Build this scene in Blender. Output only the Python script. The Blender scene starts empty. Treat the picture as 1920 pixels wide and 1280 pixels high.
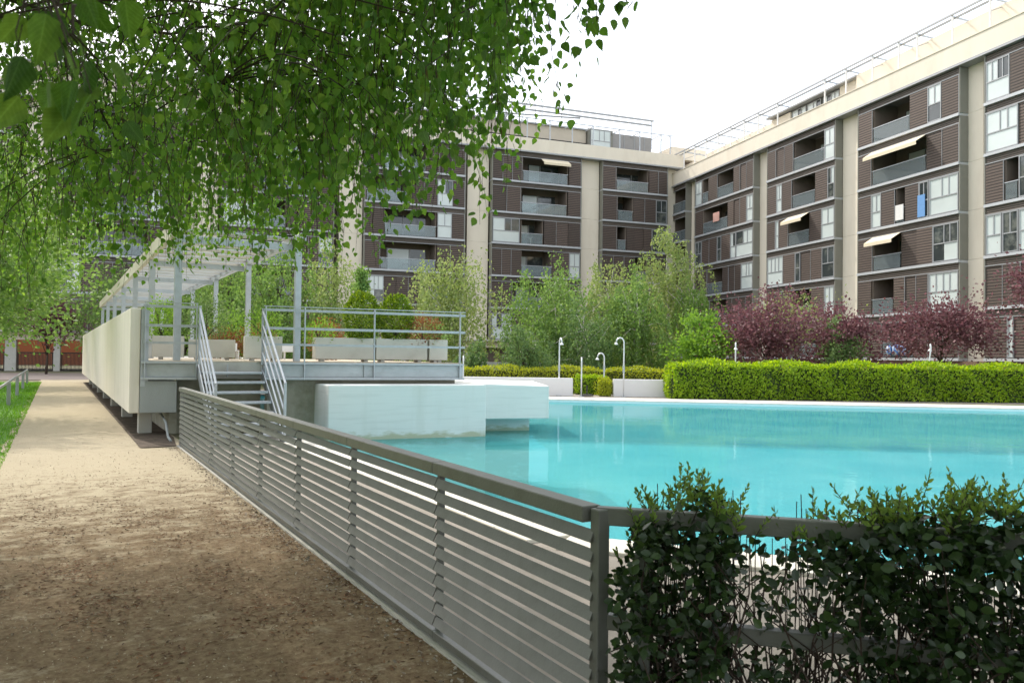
import bpy, bmesh, math, random
import numpy as np
from mathutils import Matrix, Vector

random.seed(7)
rng = np.random.default_rng(11)
R = math.radians
scene = bpy.context.scene
col = scene.collection

# ------------------------------------------------------------------ camera
EYE = 1.6
pitch = math.atan(28.6 / 1480.0)
roll = 0.0125
up0 = Vector((0, -math.sin(pitch), math.cos(pitch)))
fwd = Vector((0, math.cos(pitch), math.sin(pitch)))
cr = Vector((1, 0, 0)) * math.cos(roll) + up0 * math.sin(roll)
cu = up0 * math.cos(roll) - Vector((1, 0, 0)) * math.sin(roll)
cam_d = bpy.data.cameras.new('camera')
cam_d.sensor_width = 36.0
cam_d.lens = 36.0 * 1480.0 / 1920.0
cam_d.clip_start = 0.05
cam_d.clip_end = 3000
cam_d.dof.use_dof = True
cam_d.dof.focus_distance = 14.0
cam_d.dof.aperture_fstop = 9.0
cam = bpy.data.objects.new('camera', cam_d)
m3 = Matrix((cr, cu, -fwd)).transposed().to_4x4()
cam.matrix_world = Matrix.Translation((0, 0, EYE)) @ m3
col.objects.link(cam)
scene.camera = cam

# ------------------------------------------------------------------ light
SUN_EL = R(46)
SUN_DIR = Vector((-0.66 * math.cos(SUN_EL), 0.751 * math.cos(SUN_EL), math.sin(SUN_EL))).normalized()   # towards the sun
world = bpy.data.worlds.new('World')
scene.world = world
world.use_nodes = True
wn = world.node_tree.nodes
wl = world.node_tree.links
wn.clear()
wo = wn.new('ShaderNodeOutputWorld')
sky = wn.new('ShaderNodeTexSky')
sky.sky_type = 'NISHITA'
sky.sun_disc = False
sky.sun_elevation = SUN_EL
sky.sun_rotation = math.atan2(SUN_DIR.x, SUN_DIR.y)
sky.air_density = 1.0
sky.dust_density = 4.0
sky.ozone_density = 1.0
bg = wn.new('ShaderNodeBackground')
bg.inputs['Strength'].default_value = 0.10
wl.new(sky.outputs['Color'], bg.inputs['Color'])
veil = wn.new('ShaderNodeBackground')              # thin even cloud over the whole sky
veil.inputs['Color'].default_value = (0.97, 0.985, 1.0, 1)
veil.inputs['Strength'].default_value = 1.0
add = wn.new('ShaderNodeAddShader')
wl.new(bg.outputs[0], add.inputs[0])
wl.new(veil.outputs[0], add.inputs[1])
wl.new(add.outputs[0], wo.inputs['Surface'])
sun_d = bpy.data.lights.new('sun', 'SUN')
sun_d.energy = 2.8
sun_d.angle = R(1.2)
sun_d.color = (1.0, 0.94, 0.84)
sun = bpy.data.objects.new('sun', sun_d)
sun.rotation_euler = SUN_DIR.to_track_quat('Z', 'Y').to_euler()
sun.location = (0, 0, 60)
col.objects.link(sun)
vs = scene.view_settings
vs.view_transform = 'Standard'
vs.look = 'None'
vs.exposure = 0.30
vs.gamma = 1.0
vs.use_curve_mapping = False
scene.render.engine = 'CYCLES'
scene.cycles.use_denoising = True
scene.cycles.max_bounces = 6
scene.cycles.diffuse_bounces = 3
scene.cycles.use_adaptive_sampling = True
scene.cycles.adaptive_threshold = 0.02
scene.cycles.transparent_max_bounces = 16
scene.cycles.caustics_reflective = False
scene.cycles.caustics_refractive = False

# ------------------------------------------------------------------ materials
def nt(name):
    m = bpy.data.materials.new(name)
    m.use_nodes = True
    return m, m.node_tree.nodes, m.node_tree.links, m.node_tree.nodes['Principled BSDF']

def mat(name, c, rough=0.6, var=0.12, scale=6.0, bump=0.0, bscale=40.0, metal=0.0, spec=0.4, stretch=(1, 1, 1), c2=None, fac2=(0.5, 0.65), scale2=2.0, detail=6):
    m, n, l, b = nt(name)
    tc = n.new('ShaderNodeTexCoord')
    mp = n.new('ShaderNodeMapping')
    mp.inputs['Scale'].default_value = stretch
    l.new(tc.outputs['Object'], mp.inputs['Vector'])
    no = n.new('ShaderNodeTexNoise')
    no.inputs['Scale'].default_value = scale
    no.inputs['Detail'].default_value = detail
    l.new(mp.outputs[0], no.inputs['Vector'])
    mix = n.new('ShaderNodeMixRGB')
    mix.inputs[1].default_value = (*[max(0, x * (1 - var)) for x in c], 1)
    mix.inputs[2].default_value = (*[min(1, x * (1 + var)) for x in c], 1)
    l.new(no.outputs['Fac'], mix.inputs[0])
    out = mix.outputs[0]
    if c2 is not None:
        n2 = n.new('ShaderNodeTexNoise')
        n2.inputs['Scale'].default_value = scale2
        n2.inputs['Detail'].default_value = 8
        n2.inputs['Roughness'].default_value = 0.65
        l.new(mp.outputs[0], n2.inputs['Vector'])
        ra = n.new('ShaderNodeValToRGB')
        ra.color_ramp.elements[0].position = fac2[0]
        ra.color_ramp.elements[1].position = fac2[1]
        l.new(n2.outputs['Fac'], ra.inputs[0])
        mx = n.new('ShaderNodeMixRGB')
        l.new(ra.outputs[0], mx.inputs[0])
        l.new(out, mx.inputs[1])
        mx.inputs[2].default_value = (*c2, 1)
        out = mx.outputs[0]
    l.new(out, b.inputs['Base Color'])
    b.inputs['Roughness'].default_value = rough
    b.inputs['Metallic'].default_value = metal
    b.inputs['Specular IOR Level'].default_value = spec
    if bump > 0:
        nb = n.new('ShaderNodeTexNoise')
        nb.inputs['Scale'].default_value = bscale
        nb.inputs['Detail'].default_value = 5
        l.new(mp.outputs[0], nb.inputs['Vector'])
        bu = n.new('ShaderNodeBump')
        bu.inputs['Strength'].default_value = bump
        bu.inputs['Distance'].default_value = 0.02
        l.new(nb.outputs['Fac'], bu.inputs['Height'])
        l.new(bu.outputs[0], b.inputs['Normal'])
    return m

def leafmat(name, cols, trans=0.42, rough=0.5, spec=0.3):
    """colour differs from leaf to leaf; light passes through the blade"""
    m, n, l, b = nt(name)
    ge = n.new('ShaderNodeNewGeometry')
    ra = n.new('ShaderNodeValToRGB')
    e = ra.color_ramp.elements
    while len(e) < len(cols):
        e.new(0.5)
    for i, c in enumerate(cols):
        e[i].position = i / (len(cols) - 1)
        e[i].color = (*c, 1)
    oi = n.new('ShaderNodeObjectInfo')
    ad = n.new('ShaderNodeMath'); ad.operation = 'ADD'
    l.new(ge.outputs['Random Per Island'], ad.inputs[0]); l.new(oi.outputs['Random'], ad.inputs[1])
    fr = n.new('ShaderNodeMath'); fr.operation = 'FRACT'
    l.new(ad.outputs[0], fr.inputs[0])
    l.new(fr.outputs[0], ra.inputs[0])
    l.new(ra.outputs[0], b.inputs['Base Color'])
    b.inputs['Roughness'].default_value = rough
    b.inputs['Specular IOR Level'].default_value = spec
    tr = n.new('ShaderNodeBsdfTranslucent')
    hs = n.new('ShaderNodeHueSaturation')
    hs.inputs['Hue'].default_value = 0.485
    hs.inputs['Saturation'].default_value = 1.1
    hs.inputs['Value'].default_value = 1.8
    l.new(ra.outputs[0], hs.inputs['Color'])
    l.new(hs.outputs[0], tr.inputs['Color'])
    mx = n.new('ShaderNodeMixShader')
    mx.inputs[0].default_value = trans
    l.new(b.outputs[0], mx.inputs[1])
    l.new(tr.outputs[0], mx.inputs[2])
    l.new(mx.outputs[0], n['Material Output'].inputs['Surface'])
    return m

def near_leaf(src):
    """the same leaf seen close: pale midrib, side veins and blotches on the blade"""
    m = src.copy(); m.name = 'birch_leaf_veined'
    n = m.node_tree.nodes; l = m.node_tree.links
    ra = [x for x in n if x.type == 'VALTORGB'][0]
    tc = n.new('ShaderNodeTexCoord'); sp = n.new('ShaderNodeSeparateXYZ'); l.new(tc.outputs['Object'], sp.inputs[0])
    ab = n.new('ShaderNodeMath'); ab.operation = 'ABSOLUTE'; l.new(sp.outputs['X'], ab.inputs[0])
    v = n.new('ShaderNodeMath'); v.operation = 'MULTIPLY_ADD'; v.inputs[1].default_value = -0.9; l.new(ab.outputs[0], v.inputs[0]); l.new(sp.outputs['Y'], v.inputs[2])
    w = n.new('ShaderNodeMath'); w.operation = 'MULTIPLY'; w.inputs[1].default_value = 8.5; l.new(v.outputs[0], w.inputs[0])
    f = n.new('ShaderNodeMath'); f.operation = 'PINGPONG'; f.inputs[1].default_value = 0.5; l.new(w.outputs[0], f.inputs[0])
    def step(sock, a, b):
        r = n.new('ShaderNodeMapRange'); r.inputs['From Min'].default_value = a; r.inputs['From Max'].default_value = b
        l.new(sock, r.inputs['Value']); return r.outputs[0]
    mx = n.new('ShaderNodeMath'); mx.operation = 'MAXIMUM'
    l.new(step(f.outputs[0], 0.10, 0.0), mx.inputs[0]); l.new(step(ab.outputs[0], 0.022, 0.008), mx.inputs[1])
    no = n.new('ShaderNodeTexNoise'); no.inputs['Scale'].default_value = 5.0; l.new(tc.outputs['Object'], no.inputs['Vector'])
    c1 = n.new('ShaderNodeMixRGB'); c1.blend_type = 'MULTIPLY'; c1.inputs[0].default_value = 0.6
    l.new(ra.outputs[0], c1.inputs[1]); l.new(no.outputs['Fac'], c1.inputs[2])
    g = n.new('ShaderNodeMixRGB'); g.blend_type = 'ADD'; g.inputs[2].default_value = (0.06, 0.09, 0.03, 1)
    k = n.new('ShaderNodeMath'); k.operation = 'MULTIPLY'; k.inputs[1].default_value = 0.7; l.new(mx.outputs[0], k.inputs[0])
    l.new(k.outputs[0], g.inputs[0]); l.new(c1.outputs[0], g.inputs[1])
    for lk in list(ra.outputs[0].links):
        if lk.to_node not in (c1,):
            t = lk.to_socket; l.remove(lk); l.new(g.outputs[0], t)
    return m

def slatmat(name, c, cgap, per=0.085):
    """fine lattice of battens, too far away to build one by one"""
    m, n, l, b = nt(name)
    tc = n.new('ShaderNodeTexCoord')
    sp = n.new('ShaderNodeSeparateXYZ')
    l.new(tc.outputs['Object'], sp.inputs[0])
    def saw(sock, p, lo, hi):
        d = n.new('ShaderNodeMath'); d.operation = 'DIVIDE'; d.inputs[1].default_value = p
        l.new(sock, d.inputs[0])
        f = n.new('ShaderNodeMath'); f.operation = 'FRACT'
        l.new(d.outputs[0], f.inputs[0])
        r = n.new('ShaderNodeValToRGB')
        r.color_ramp.elements[0].position = lo
        r.color_ramp.elements[1].position = hi
        l.new(f.outputs[0], r.inputs[0])
        return r.outputs[0]
    h = saw(sp.outputs['Z'], per, 0.25, 0.45)
    no = n.new('ShaderNodeTexNoise')
    no.inputs['Scale'].default_value = 3.0
    no.inputs['Detail'].default_value = 8
    mp = n.new('ShaderNodeMapping')
    mp.inputs['Scale'].default_value = (0.6, 1, 4)
    l.new(tc.outputs['Object'], mp.inputs[0])
    l.new(mp.outputs[0], no.inputs['Vector'])
    oi = n.new('ShaderNodeObjectInfo')
    va = n.new('ShaderNodeMath'); va.operation = 'MULTIPLY_ADD'
    va.inputs[1].default_value = 0.55
    va.inputs[2].default_value = 0.0
    l.new(no.outputs['Fac'], va.inputs[0])
    vb = n.new('ShaderNodeMath'); vb.operation = 'MULTIPLY_ADD'
    vb.inputs[1].default_value = 0.45
    l.new(oi.outputs['Random'], vb.inputs[0])
    l.new(va.outputs[0], vb.inputs[2])
    cm = n.new('ShaderNodeMixRGB')
    cm.inputs[1].default_value = (*[x * 0.55 for x in c], 1)
    cm.inputs[2].default_value = (*[x * 1.5 for x in c], 1)
    l.new(vb.outputs[0], cm.inputs[0])
    mx = n.new('ShaderNodeMixRGB')
    mx.inputs[1].default_value = (*cgap, 1)
    l.new(h, mx.inputs[0])
    l.new(cm.outputs[0], mx.inputs[2])
    l.new(mx.outputs[0], b.inputs['Base Color'])
    b.inputs['Roughness'].default_value = 0.65
    bu = n.new('ShaderNodeBump')
    bu.inputs['Strength'].default_value = 0.5
    bu.inputs['Distance'].default_value = 0.02
    l.new(h, bu.inputs['Height'])
    l.new(bu.outputs[0], b.inputs['Normal'])
    return m

def glassmat(name, tint, t=0.6, rough=0.03):
    m, n, l, b = nt(name)
    n.remove(b)
    tr = n.new('ShaderNodeBsdfTransparent')
    tr.inputs['Color'].default_value = (*tint, 1)
    df = n.new('ShaderNodeBsdfDiffuse')
    df.inputs['Color'].default_value = (0.46, 0.54, 0.56, 1)
    gl = n.new('ShaderNodeBsdfGlossy')
    gl.inputs['Roughness'].default_value = rough
    m1 = n.new('ShaderNodeMixShader')
    m1.inputs[0].default_value = 1 - t
    l.new(tr.outputs[0], m1.inputs[1])
    l.new(df.outputs[0], m1.inputs[2])
    fr = n.new('ShaderNodeFresnel')
    fr.inputs['IOR'].default_value = 1.5
    m2 = n.new('ShaderNodeMixShader')
    l.new(fr.outputs[0], m2.inputs[0])
    l.new(m1.outputs[0], m2.inputs[1])
    l.new(gl.outputs[0], m2.inputs[2])
    l.new(m2.outputs[0], n['Material Output'].inputs['Surface'])
    return m

M = {}
M['cream'] = mat('cream_render', (0.80, 0.725, 0.60), 0.85, 0.07, 1.2, 0.15, 60, c2=(0.70, 0.62, 0.50), fac2=(0.5, 0.8), scale2=0.7, stretch=(1, 1, 0.35))
M['wall_panel'] = mat('cast_panel', (0.76, 0.70, 0.61), 0.8, 0.06, 1.6, 0.2, 50, c2=(0.60, 0.55, 0.46), fac2=(0.5, 0.8), scale2=1.3, stretch=(3.0, 3.0, 0.18))
M['conc'] = mat('grey_concrete', (0.33, 0.35, 0.35), 0.8, 0.14, 2.5, 0.25, 60, c2=(0.22, 0.23, 0.22), fac2=(0.5, 0.8), scale2=1.4, stretch=(1, 1, 0.4))
M['paleconc'] = mat('pale_concrete', (0.50, 0.49, 0.45), 0.85, 0.12, 4, 0.25, 70, c2=(0.36, 0.35, 0.31), fac2=(0.52, 0.8), scale2=2.0)
M['oliveconc'] = mat('weathered_concrete', (0.40, 0.38, 0.31), 0.9, 0.15, 3, 0.3, 50, c2=(0.22, 0.22, 0.15), fac2=(0.48, 0.75), scale2=2.2)
def poolwhite():
    """painted concrete with board marks, rain streaks and a scum line at the water"""
    m, n, l, b = nt('white_painted_concrete')
    tc = n.new('ShaderNodeTexCoord')
    sp = n.new('ShaderNodeSeparateXYZ'); l.new(tc.outputs['Object'], sp.inputs[0])
    def nz(sc, st, det=6):
        mp = n.new('ShaderNodeMapping'); mp.inputs['Scale'].default_value = st; l.new(tc.outputs['Object'], mp.inputs[0])
        t = n.new('ShaderNodeTexNoise'); t.inputs['Scale'].default_value = sc; t.inputs['Detail'].default_value = det
        l.new(mp.outputs[0], t.inputs['Vector']); return t.outputs['Fac']
    def ramp(s_, a, bb):
        r_ = n.new('ShaderNodeValToRGB'); r_.color_ramp.elements[0].position = a; r_.color_ramp.elements[1].position = bb
        l.new(s_, r_.inputs[0]); return r_.outputs[0]
    def mix(f, c1, c2):
        x = n.new('ShaderNodeMixRGB'); l.new(f, x.inputs[0])
        for k, c in ((1, c1), (2, c2)):
            if isinstance(c, tuple): x.inputs[k].default_value = (*c, 1)
            else: l.new(c, x.inputs[k])
        return x.outputs[0]
    base = mix(nz(1.2, (1, 1, 1)), (0.74, 0.77, 0.75), (0.82, 0.83, 0.80))
    base = mix(ramp(nz(1.6, (1.8, 1.8, 0.2), 8), 0.55, 0.95), base, (0.62, 0.64, 0.58))
    base = mix(ramp(nz(3.0, (0.35, 0.35, 5.0), 7), 0.5, 0.8), base, (0.69, 0.71, 0.68))
    mr = n.new('ShaderNodeMapRange'); mr.inputs['From Min'].default_value = 0.16; mr.inputs['From Max'].default_value = -0.06
    mr.inputs['To Min'].default_value = -0.35; mr.inputs['To Max'].default_value = 0.30; l.new(sp.outputs['Z'], mr.inputs['Value'])
    ad = n.new('ShaderNodeMath'); ad.operation = 'ADD'; l.new(mr.outputs[0], ad.inputs[0]); l.new(nz(4, (1, 1, 3), 8), ad.inputs[1])
    base = mix(ramp(ad.outputs[0], 0.48, 0.75), base, (0.50, 0.50, 0.36))
    l.new(base, b.inputs['Base Color']); b.inputs['Roughness'].default_value = 0.65
    bu = n.new('ShaderNodeBump'); bu.inputs['Strength'].default_value = 0.25; bu.inputs['Distance'].default_value = 0.01
    l.new(nz(5.0, (0.5, 0.5, 6.0), 5), bu.inputs['Height']); l.new(bu.outputs[0], b.inputs['Normal'])
    return m
M['poolwhite'] = poolwhite()
M['white'] = mat('white_paint', (0.76, 0.75, 0.74), 0.6, 0.05, 3, 0.1, 60)
M['fence'] = mat('fence_grey_paint', (0.15, 0.152, 0.138), 0.38, 0.18, 5, 0.12, 90, c2=(0.10, 0.096, 0.078), fac2=(0.5, 0.8), scale2=3.5, spec=0.5)
M['steel'] = mat('galvanised_steel', (0.46, 0.49, 0.52), 0.38, 0.12, 6, 0.08, 80, metal=0.35, c2=(0.38, 0.40, 0.42), fac2=(0.5, 0.75), scale2=5)
M['metal'] = mat('metal_trim', (0.36, 0.37, 0.38), 0.45, 0.1, 4, metal=0.2)
M['palebeam'] = mat('pale_beam', (0.60, 0.55, 0.45), 0.6, 0.1, 3)
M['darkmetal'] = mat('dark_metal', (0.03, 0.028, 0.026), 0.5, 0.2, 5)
M['slat'] = slatmat('brown_lattice', (0.118, 0.086, 0.070), (0.028, 0.022, 0.019), 0.17)
M['header'] = slatmat('grey_brown_lattice', (0.13, 0.105, 0.085), (0.03, 0.027, 0.025), 0.12)
M['slabedge'] = mat('slab_edge_metal', (0.50, 0.52, 0.54), 0.5, 0.1, 4, metal=0.15)
M['ballleaf'] = leafmat('clipped_ball_leaf', [(0.06, 0.12, 0.010), (0.13, 0.22, 0.02), (0.30, 0.41, 0.04)], 0.25)
M['endpanel'] = mat('grey_end_panel', (0.24, 0.235, 0.20), 0.7, 0.1, 2)
M['inner'] = mat('loggia_wall', (0.17, 0.135, 0.11), 0.85, 0.2, 1.5)
M['ceil'] = mat('loggia_soffit', (0.20, 0.18, 0.16), 0.8, 0.1, 2)
M['blind'] = mat('pale_blind_glass', (0.62, 0.68, 0.66), 0.12, 0.12, 0.9, spec=0.8)
M['darkglass'] = mat('dark_window_glass', (0.045, 0.055, 0.055), 0.05, 0.5, 1.2, spec=0.9, c2=(0.16, 0.17, 0.15), fac2=(0.5, 0.62), scale2=0.8)
M['glass'] = glassmat('balcony_glass', (0.80, 0.87, 0.88), 0.70)
M['awning'] = mat('awning_cloth', (0.78, 0.68, 0.50), 0.85, 0.05, 3)
M['brick'] = mat('orange_brick', (0.42, 0.15, 0.075), 0.9, 0.15, 5)
M['bark'] = mat('birch_bark', (0.62, 0.58, 0.52), 0.85, 0.1, 4, 0.4, 30, c2=(0.05, 0.045, 0.04), fac2=(0.56, 0.62), scale2=5, stretch=(1, 1, 4))
M['darkbark'] = mat('dark_bark', (0.075, 0.055, 0.042), 0.9, 0.3, 12, 0.5, 40)
M['twig'] = mat('twig_bark', (0.055, 0.036, 0.028), 0.8, 0.3, 20)
M['soil'] = mat('soil', (0.16, 0.12, 0.085), 0.95, 0.3, 3, 0.6, 30)
M['planter'] = mat('pale_planter_concrete', (0.62, 0.61, 0.56), 0.85, 0.1, 4, 0.25, 70, c2=(0.50, 0.49, 0.44), fac2=(0.52, 0.8), scale2=2.0)
M['tile'] = mat('pale_coping_stone', (0.72, 0.68, 0.60), 0.7, 0.06, 3, 0.15, 60, c2=(0.60, 0.56, 0.49), fac2=(0.5, 0.8), scale2=2.5)
M['furn'] = mat('white_plastic', (0.8, 0.79, 0.76), 0.45, 0.04, 5)

M['birchleaf'] = leafmat('birch_leaf', [(0.055, 0.13, 0.022), (0.10, 0.205, 0.034), (0.17, 0.29, 0.055), (0.09, 0.18, 0.046)], 0.55)
M['birchfar'] = leafmat('pale_birch_leaf', [(0.16, 0.23, 0.065), (0.21, 0.28, 0.09), (0.28, 0.33, 0.14), (0.18, 0.26, 0.07)], 0.42)
M['birchmid'] = leafmat('green_birch_leaf', [(0.10, 0.19, 0.045), (0.14, 0.24, 0.06), (0.19, 0.29, 0.085), (0.12, 0.21, 0.055)], 0.42)
M['darkleaf'] = leafmat('dark_weeping_leaf', [(0.08, 0.15, 0.05), (0.12, 0.20, 0.07), (0.17, 0.25, 0.09)], 0.4)
M['limeleaf'] = leafmat('bright_green_leaf', [(0.10, 0.21, 0.03), (0.15, 0.28, 0.045), (0.19, 0.33, 0.06)], 0.45)
M['hedgeleaf'] = leafmat('yellow_green_hedge_leaf', [(0.12, 0.22, 0.016), (0.24, 0.38, 0.03), (0.36, 0.49, 0.05), (0.17, 0.29, 0.022)], 0.45, 0.4)
M['yellowleaf'] = leafmat('yellow_hedge_leaf', [(0.22, 0.28, 0.025), (0.33, 0.38, 0.035), (0.42, 0.45, 0.05)], 0.35, 0.4)
M['plumleaf'] = leafmat('purple_plum_leaf', [(0.10, 0.045, 0.052), (0.15, 0.068, 0.076), (0.22, 0.11, 0.115), (0.11, 0.06, 0.05)], 0.32)
M['redleaf'] = leafmat('rust_red_leaf', [(0.16, 0.06, 0.025), (0.24, 0.10, 0.04), (0.20, 0.13, 0.05)], 0.3)
M['nearhedge'] = leafmat('glossy_hedge_leaf', [(0.012, 0.027, 0.009), (0.022, 0.046, 0.013), (0.048, 0.088, 0.022), (0.016, 0.036, 0.013), (0.035, 0.07, 0.018)], 0.25, 0.32, 0.5)
M['shoot'] = leafmat('young_shoot_leaf', [(0.09, 0.16, 0.03), (0.14, 0.22, 0.045), (0.19, 0.28, 0.07), (0.05, 0.10, 0.022)], 0.42, 0.4)
M['catkin'] = leafmat('catkin', [(0.10, 0.11, 0.03), (0.16, 0.15, 0.05), (0.12, 0.08, 0.035)], 0.15)
M['litter'] = leafmat('fallen_catkin', [(0.10, 0.045, 0.022), (0.18, 0.085, 0.04), (0.06, 0.032, 0.02), (0.23, 0.12, 0.055)], 0.0, 0.9)
M['grit'] = leafmat('path_grit', [(0.36, 0.30, 0.21), (0.24, 0.19, 0.13), (0.44, 0.38, 0.28), (0.15, 0.10, 0.065)], 0.0, 0.9)
M['chips'] = leafmat('pale_chip', [(0.30, 0.26, 0.2), (0.16, 0.12, 0.09), (0.42, 0.38, 0.31)], 0.0, 0.9)
M['grassblade'] = leafmat('grass_blade', [(0.075, 0.20, 0.018), (0.11, 0.27, 0.026), (0.16, 0.33, 0.04)], 0.35)

# ------------------------------------------------------------------ mesh helpers
class MB:
    def __init__(s):
        s.v = []; s.f = []
    def add(s, vs, fs):
        o = len(s.v)
        s.v += [tuple(p) for p in vs]
        s.f += [tuple(i + o for i in f) for f in fs]
        return s
    def box(s, x0, x1, y0, y1, z0, z1):
        return s.add([(x0, y0, z0), (x1, y0, z0), (x1, y1, z0), (x0, y1, z0), (x0, y0, z1), (x1, y0, z1), (x1, y1, z1), (x0, y1, z1)],
                     [(3, 2, 1, 0), (4, 5, 6, 7), (0, 1, 5, 4), (1, 2, 6, 5), (2, 3, 7, 6), (3, 0, 4, 7)])
    def prism(s, poly, z0, z1):
        """vertical prism over a counter-clockwise plan polygon; z1 may be a list"""
        n = len(poly)
        zt = z1 if isinstance(z1, (list, tuple)) else [z1] * n
        vs = [(p[0], p[1], z0) for p in poly] + [(p[0], p[1], zt[i]) for i, p in enumerate(poly)]
        fs = [tuple(reversed(range(n))), tuple(range(n, 2 * n))]
        fs += [(i, (i + 1) % n, n + (i + 1) % n, n + i) for i in range(n)]
        return s.add(vs, fs)
    def bar(s, a, b, w, h, up=(0, 0, 1)):
        """rectangular bar from a to b, width w (sideways) and height h (along up)"""
        a = Vector(a); b = Vector(b)
        d = (b - a).normalized()
        upv = Vector(up)
        side = d.cross(upv)
        if side.length < 1e-4:
            side = d.cross(Vector((1, 0, 0)))
        side.normalize()
        upv = side.cross(d).normalized()
        vs = []
        for p in (a, b):
            for sx, sz in ((-1, -1), (1, -1), (1, 1), (-1, 1)):
                vs.append(p + side * (sx * w / 2) + upv * (sz * h / 2))
        return s.add(vs, [(3, 2, 1, 0), (4, 5, 6, 7), (0, 1, 5, 4), (1, 2, 6, 5), (2, 3, 7, 6), (3, 0, 4, 7)])
    def tube(s, pts, rad, n=6, cap=True):
        pts = [Vector(p) for p in pts]
        if not isinstance(rad, (list, tuple)):
            rad = [rad] * len(pts)
        rings = []
        ref = Vector((0.31, 0.17, 0.93)).normalized()
        o = len(s.v)
        for i, p in enumerate(pts):
            d = (pts[min(i + 1, len(pts) - 1)] - pts[max(i - 1, 0)])
            if d.length < 1e-9:
                d = Vector((0, 0, 1))
            d.normalize()
            x = d.cross(ref)
            if x.length < 0.05:
                x = d.cross(Vector((1, 0, 0)))
            x.normalize()
            y = d.cross(x)
            for k in range(n):
                t = 2 * math.pi * k / n
                s.v.append(tuple(p + (x * math.cos(t) + y * math.sin(t)) * rad[i]))
        for i in range(len(pts) - 1):
            for k in range(n):
                a = o + i * n + k; b = o + i * n + (k + 1) % n
                s.f.append((a, b, b + n, a + n))
        if cap:
            s.f.append(tuple(o + k for k in reversed(range(n))))
            s.f.append(tuple(o + (len(pts) - 1) * n + k for k in range(n)))
        return s
    def mesh(s, name, m, smooth=False, bevel=0):
        me = bpy.data.meshes.new(name)
        me.from_pydata(s.v, [], s.f)
        if bevel > 0:
            bm = bmesh.new(); bm.from_mesh(me)
            es = [e for e in bm.edges if len(e.link_faces) == 2 and e.calc_face_angle(0) > 0.6]
            bmesh.ops.bevel(bm, geom=es, offset=bevel, segments=1, affect='EDGES', clamp_overlap=True)
            bm.to_mesh(me); bm.free()
        me.update()
        if m:
            me.materials.append(m)
        if smooth:
            me.polygons.foreach_set('use_smooth', [True] * len(me.polygons))
        return me
    def build(s, name, m, parent=None, smooth=False, bevel=0):
        return link(name, s.mesh(name, m, smooth, bevel), parent)

def link(name, me, parent=None, loc=None, rotz=None):
    o = bpy.data.objects.new(name, me)
    col.objects.link(o)
    if parent is not None:
        o.parent = parent
    if loc is not None:
        o.location = loc
    if rotz is not None:
        o.rotation_euler = (0, 0, rotz)
    return o

def empty(name, loc=(0, 0, 0), rotz=0.0):
    o = bpy.data.objects.new(name, None)
    o.empty_display_size = 0.3
    col.objects.link(o)
    o.location = loc
    o.rotation_euler = (0, 0, rotz)
    return o

def tag(o, label, cat, group=None, kind=None):
    o['label'] = label
    o['category'] = cat
    if group: o['group'] = group
    if kind: o['kind'] = kind
    return o

def struct(o, label, cat):
    o['kind'] = 'structure'
    o['label'] = label
    o['category'] = cat
    return o

def npmesh(name, V, polys_n, idx, m):
    """V (n,3) ; polys_n vertices per polygon (array) ; idx flat loop vertex indices"""
    me = bpy.data.meshes.new(name)
    me.vertices.add(len(V))
    me.vertices.foreach_set('co', np.ascontiguousarray(V, dtype=np.float32).ravel())
    me.loops.add(len(idx))
    me.loops.foreach_set('vertex_index', np.ascontiguousarray(idx, dtype=np.int32))
    me.polygons.add(len(polys_n))
    st = np.concatenate(([0], np.cumsum(polys_n)[:-1])).astype(np.int32)
    me.polygons.foreach_set('loop_start', st)
    me.update(calc_edges=True)
    me.validate()
    me.materials.append(m)
    return me

# leaf templates: x across, y along the blade, z out of it
T_DIAMOND = (np.array([[0, 0, 0], [0.36, 0.45, 0.06], [0, 1, 0], [-0.36, 0.45, 0.06]]), [[0, 1, 2, 3]])
T_BIRCH = (np.array([[0, 0, 0], [.27, .06, .04], [.43, .27, .08], [.33, .56, .05], [.13, .83, 0.0], [0, 1.02, -.05], [-.13, .83, 0.0], [-.33, .56, .05], [-.43, .27, .08], [-.27, .06, .04]]),
           [[0, 1, 2, 3, 4, 5], [0, 5, 6, 7, 8, 9]])
T_OVAL = (np.array([[0, 0, 0], [.20, .25, .05], [.24, .55, .05], [.10, .88, 0.0], [0, 1, -.02], [-.10, .88, 0.0], [-.24, .55, .05], [-.20, .25, .05]]),
          [[0, 1, 2, 3, 4], [0, 4, 5, 6, 7]])
T_LEAF4 = (np.array([[0, 0, 0], [.26, .5, .07], [0, 1, 0], [-.26, .5, .07]]), [[0, 1, 2], [0, 2, 3]])
T_BLADE = (np.array([[-.05, 0, 0], [.05, 0, 0], [0, 1, 0.15]]), [[0, 1, 2]])

def norm(a):
    return a / np.maximum(np.linalg.norm(a, axis=1, keepdims=True), 1e-9)

def leaves(name, P, D, size, m, tmpl, N=None, width=1.0):
    """a cloud of leaves: base points P, blade directions D, rough normals N"""
    P = np.asarray(P, float); D = norm(np.asarray(D, float)); n = len(P)
    if N is None:
        N = rng.normal(size=(n, 3))
    X = norm(np.cross(D, N)); Z = np.cross(X, D)
    T, F = tmpl
    size = np.broadcast_to(np.asarray(size, float), (n,))[:, None, None]
    V = P[:, None, :] + size * (X[:, None, :] * (T[None, :, 0, None] * width) + D[:, None, :] * T[None, :, 1, None] + Z[:, None, :] * T[None, :, 2, None])
    k = len(T)
    base = np.concatenate([np.array(f) for f in F])
    cnt = np.array([len(f) for f in F])
    idx = (np.arange(n)[:, None] * k + base[None, :]).ravel()
    return npmesh(name, V.reshape(-1, 3), np.tile(cnt, n), idx, m)

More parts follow.
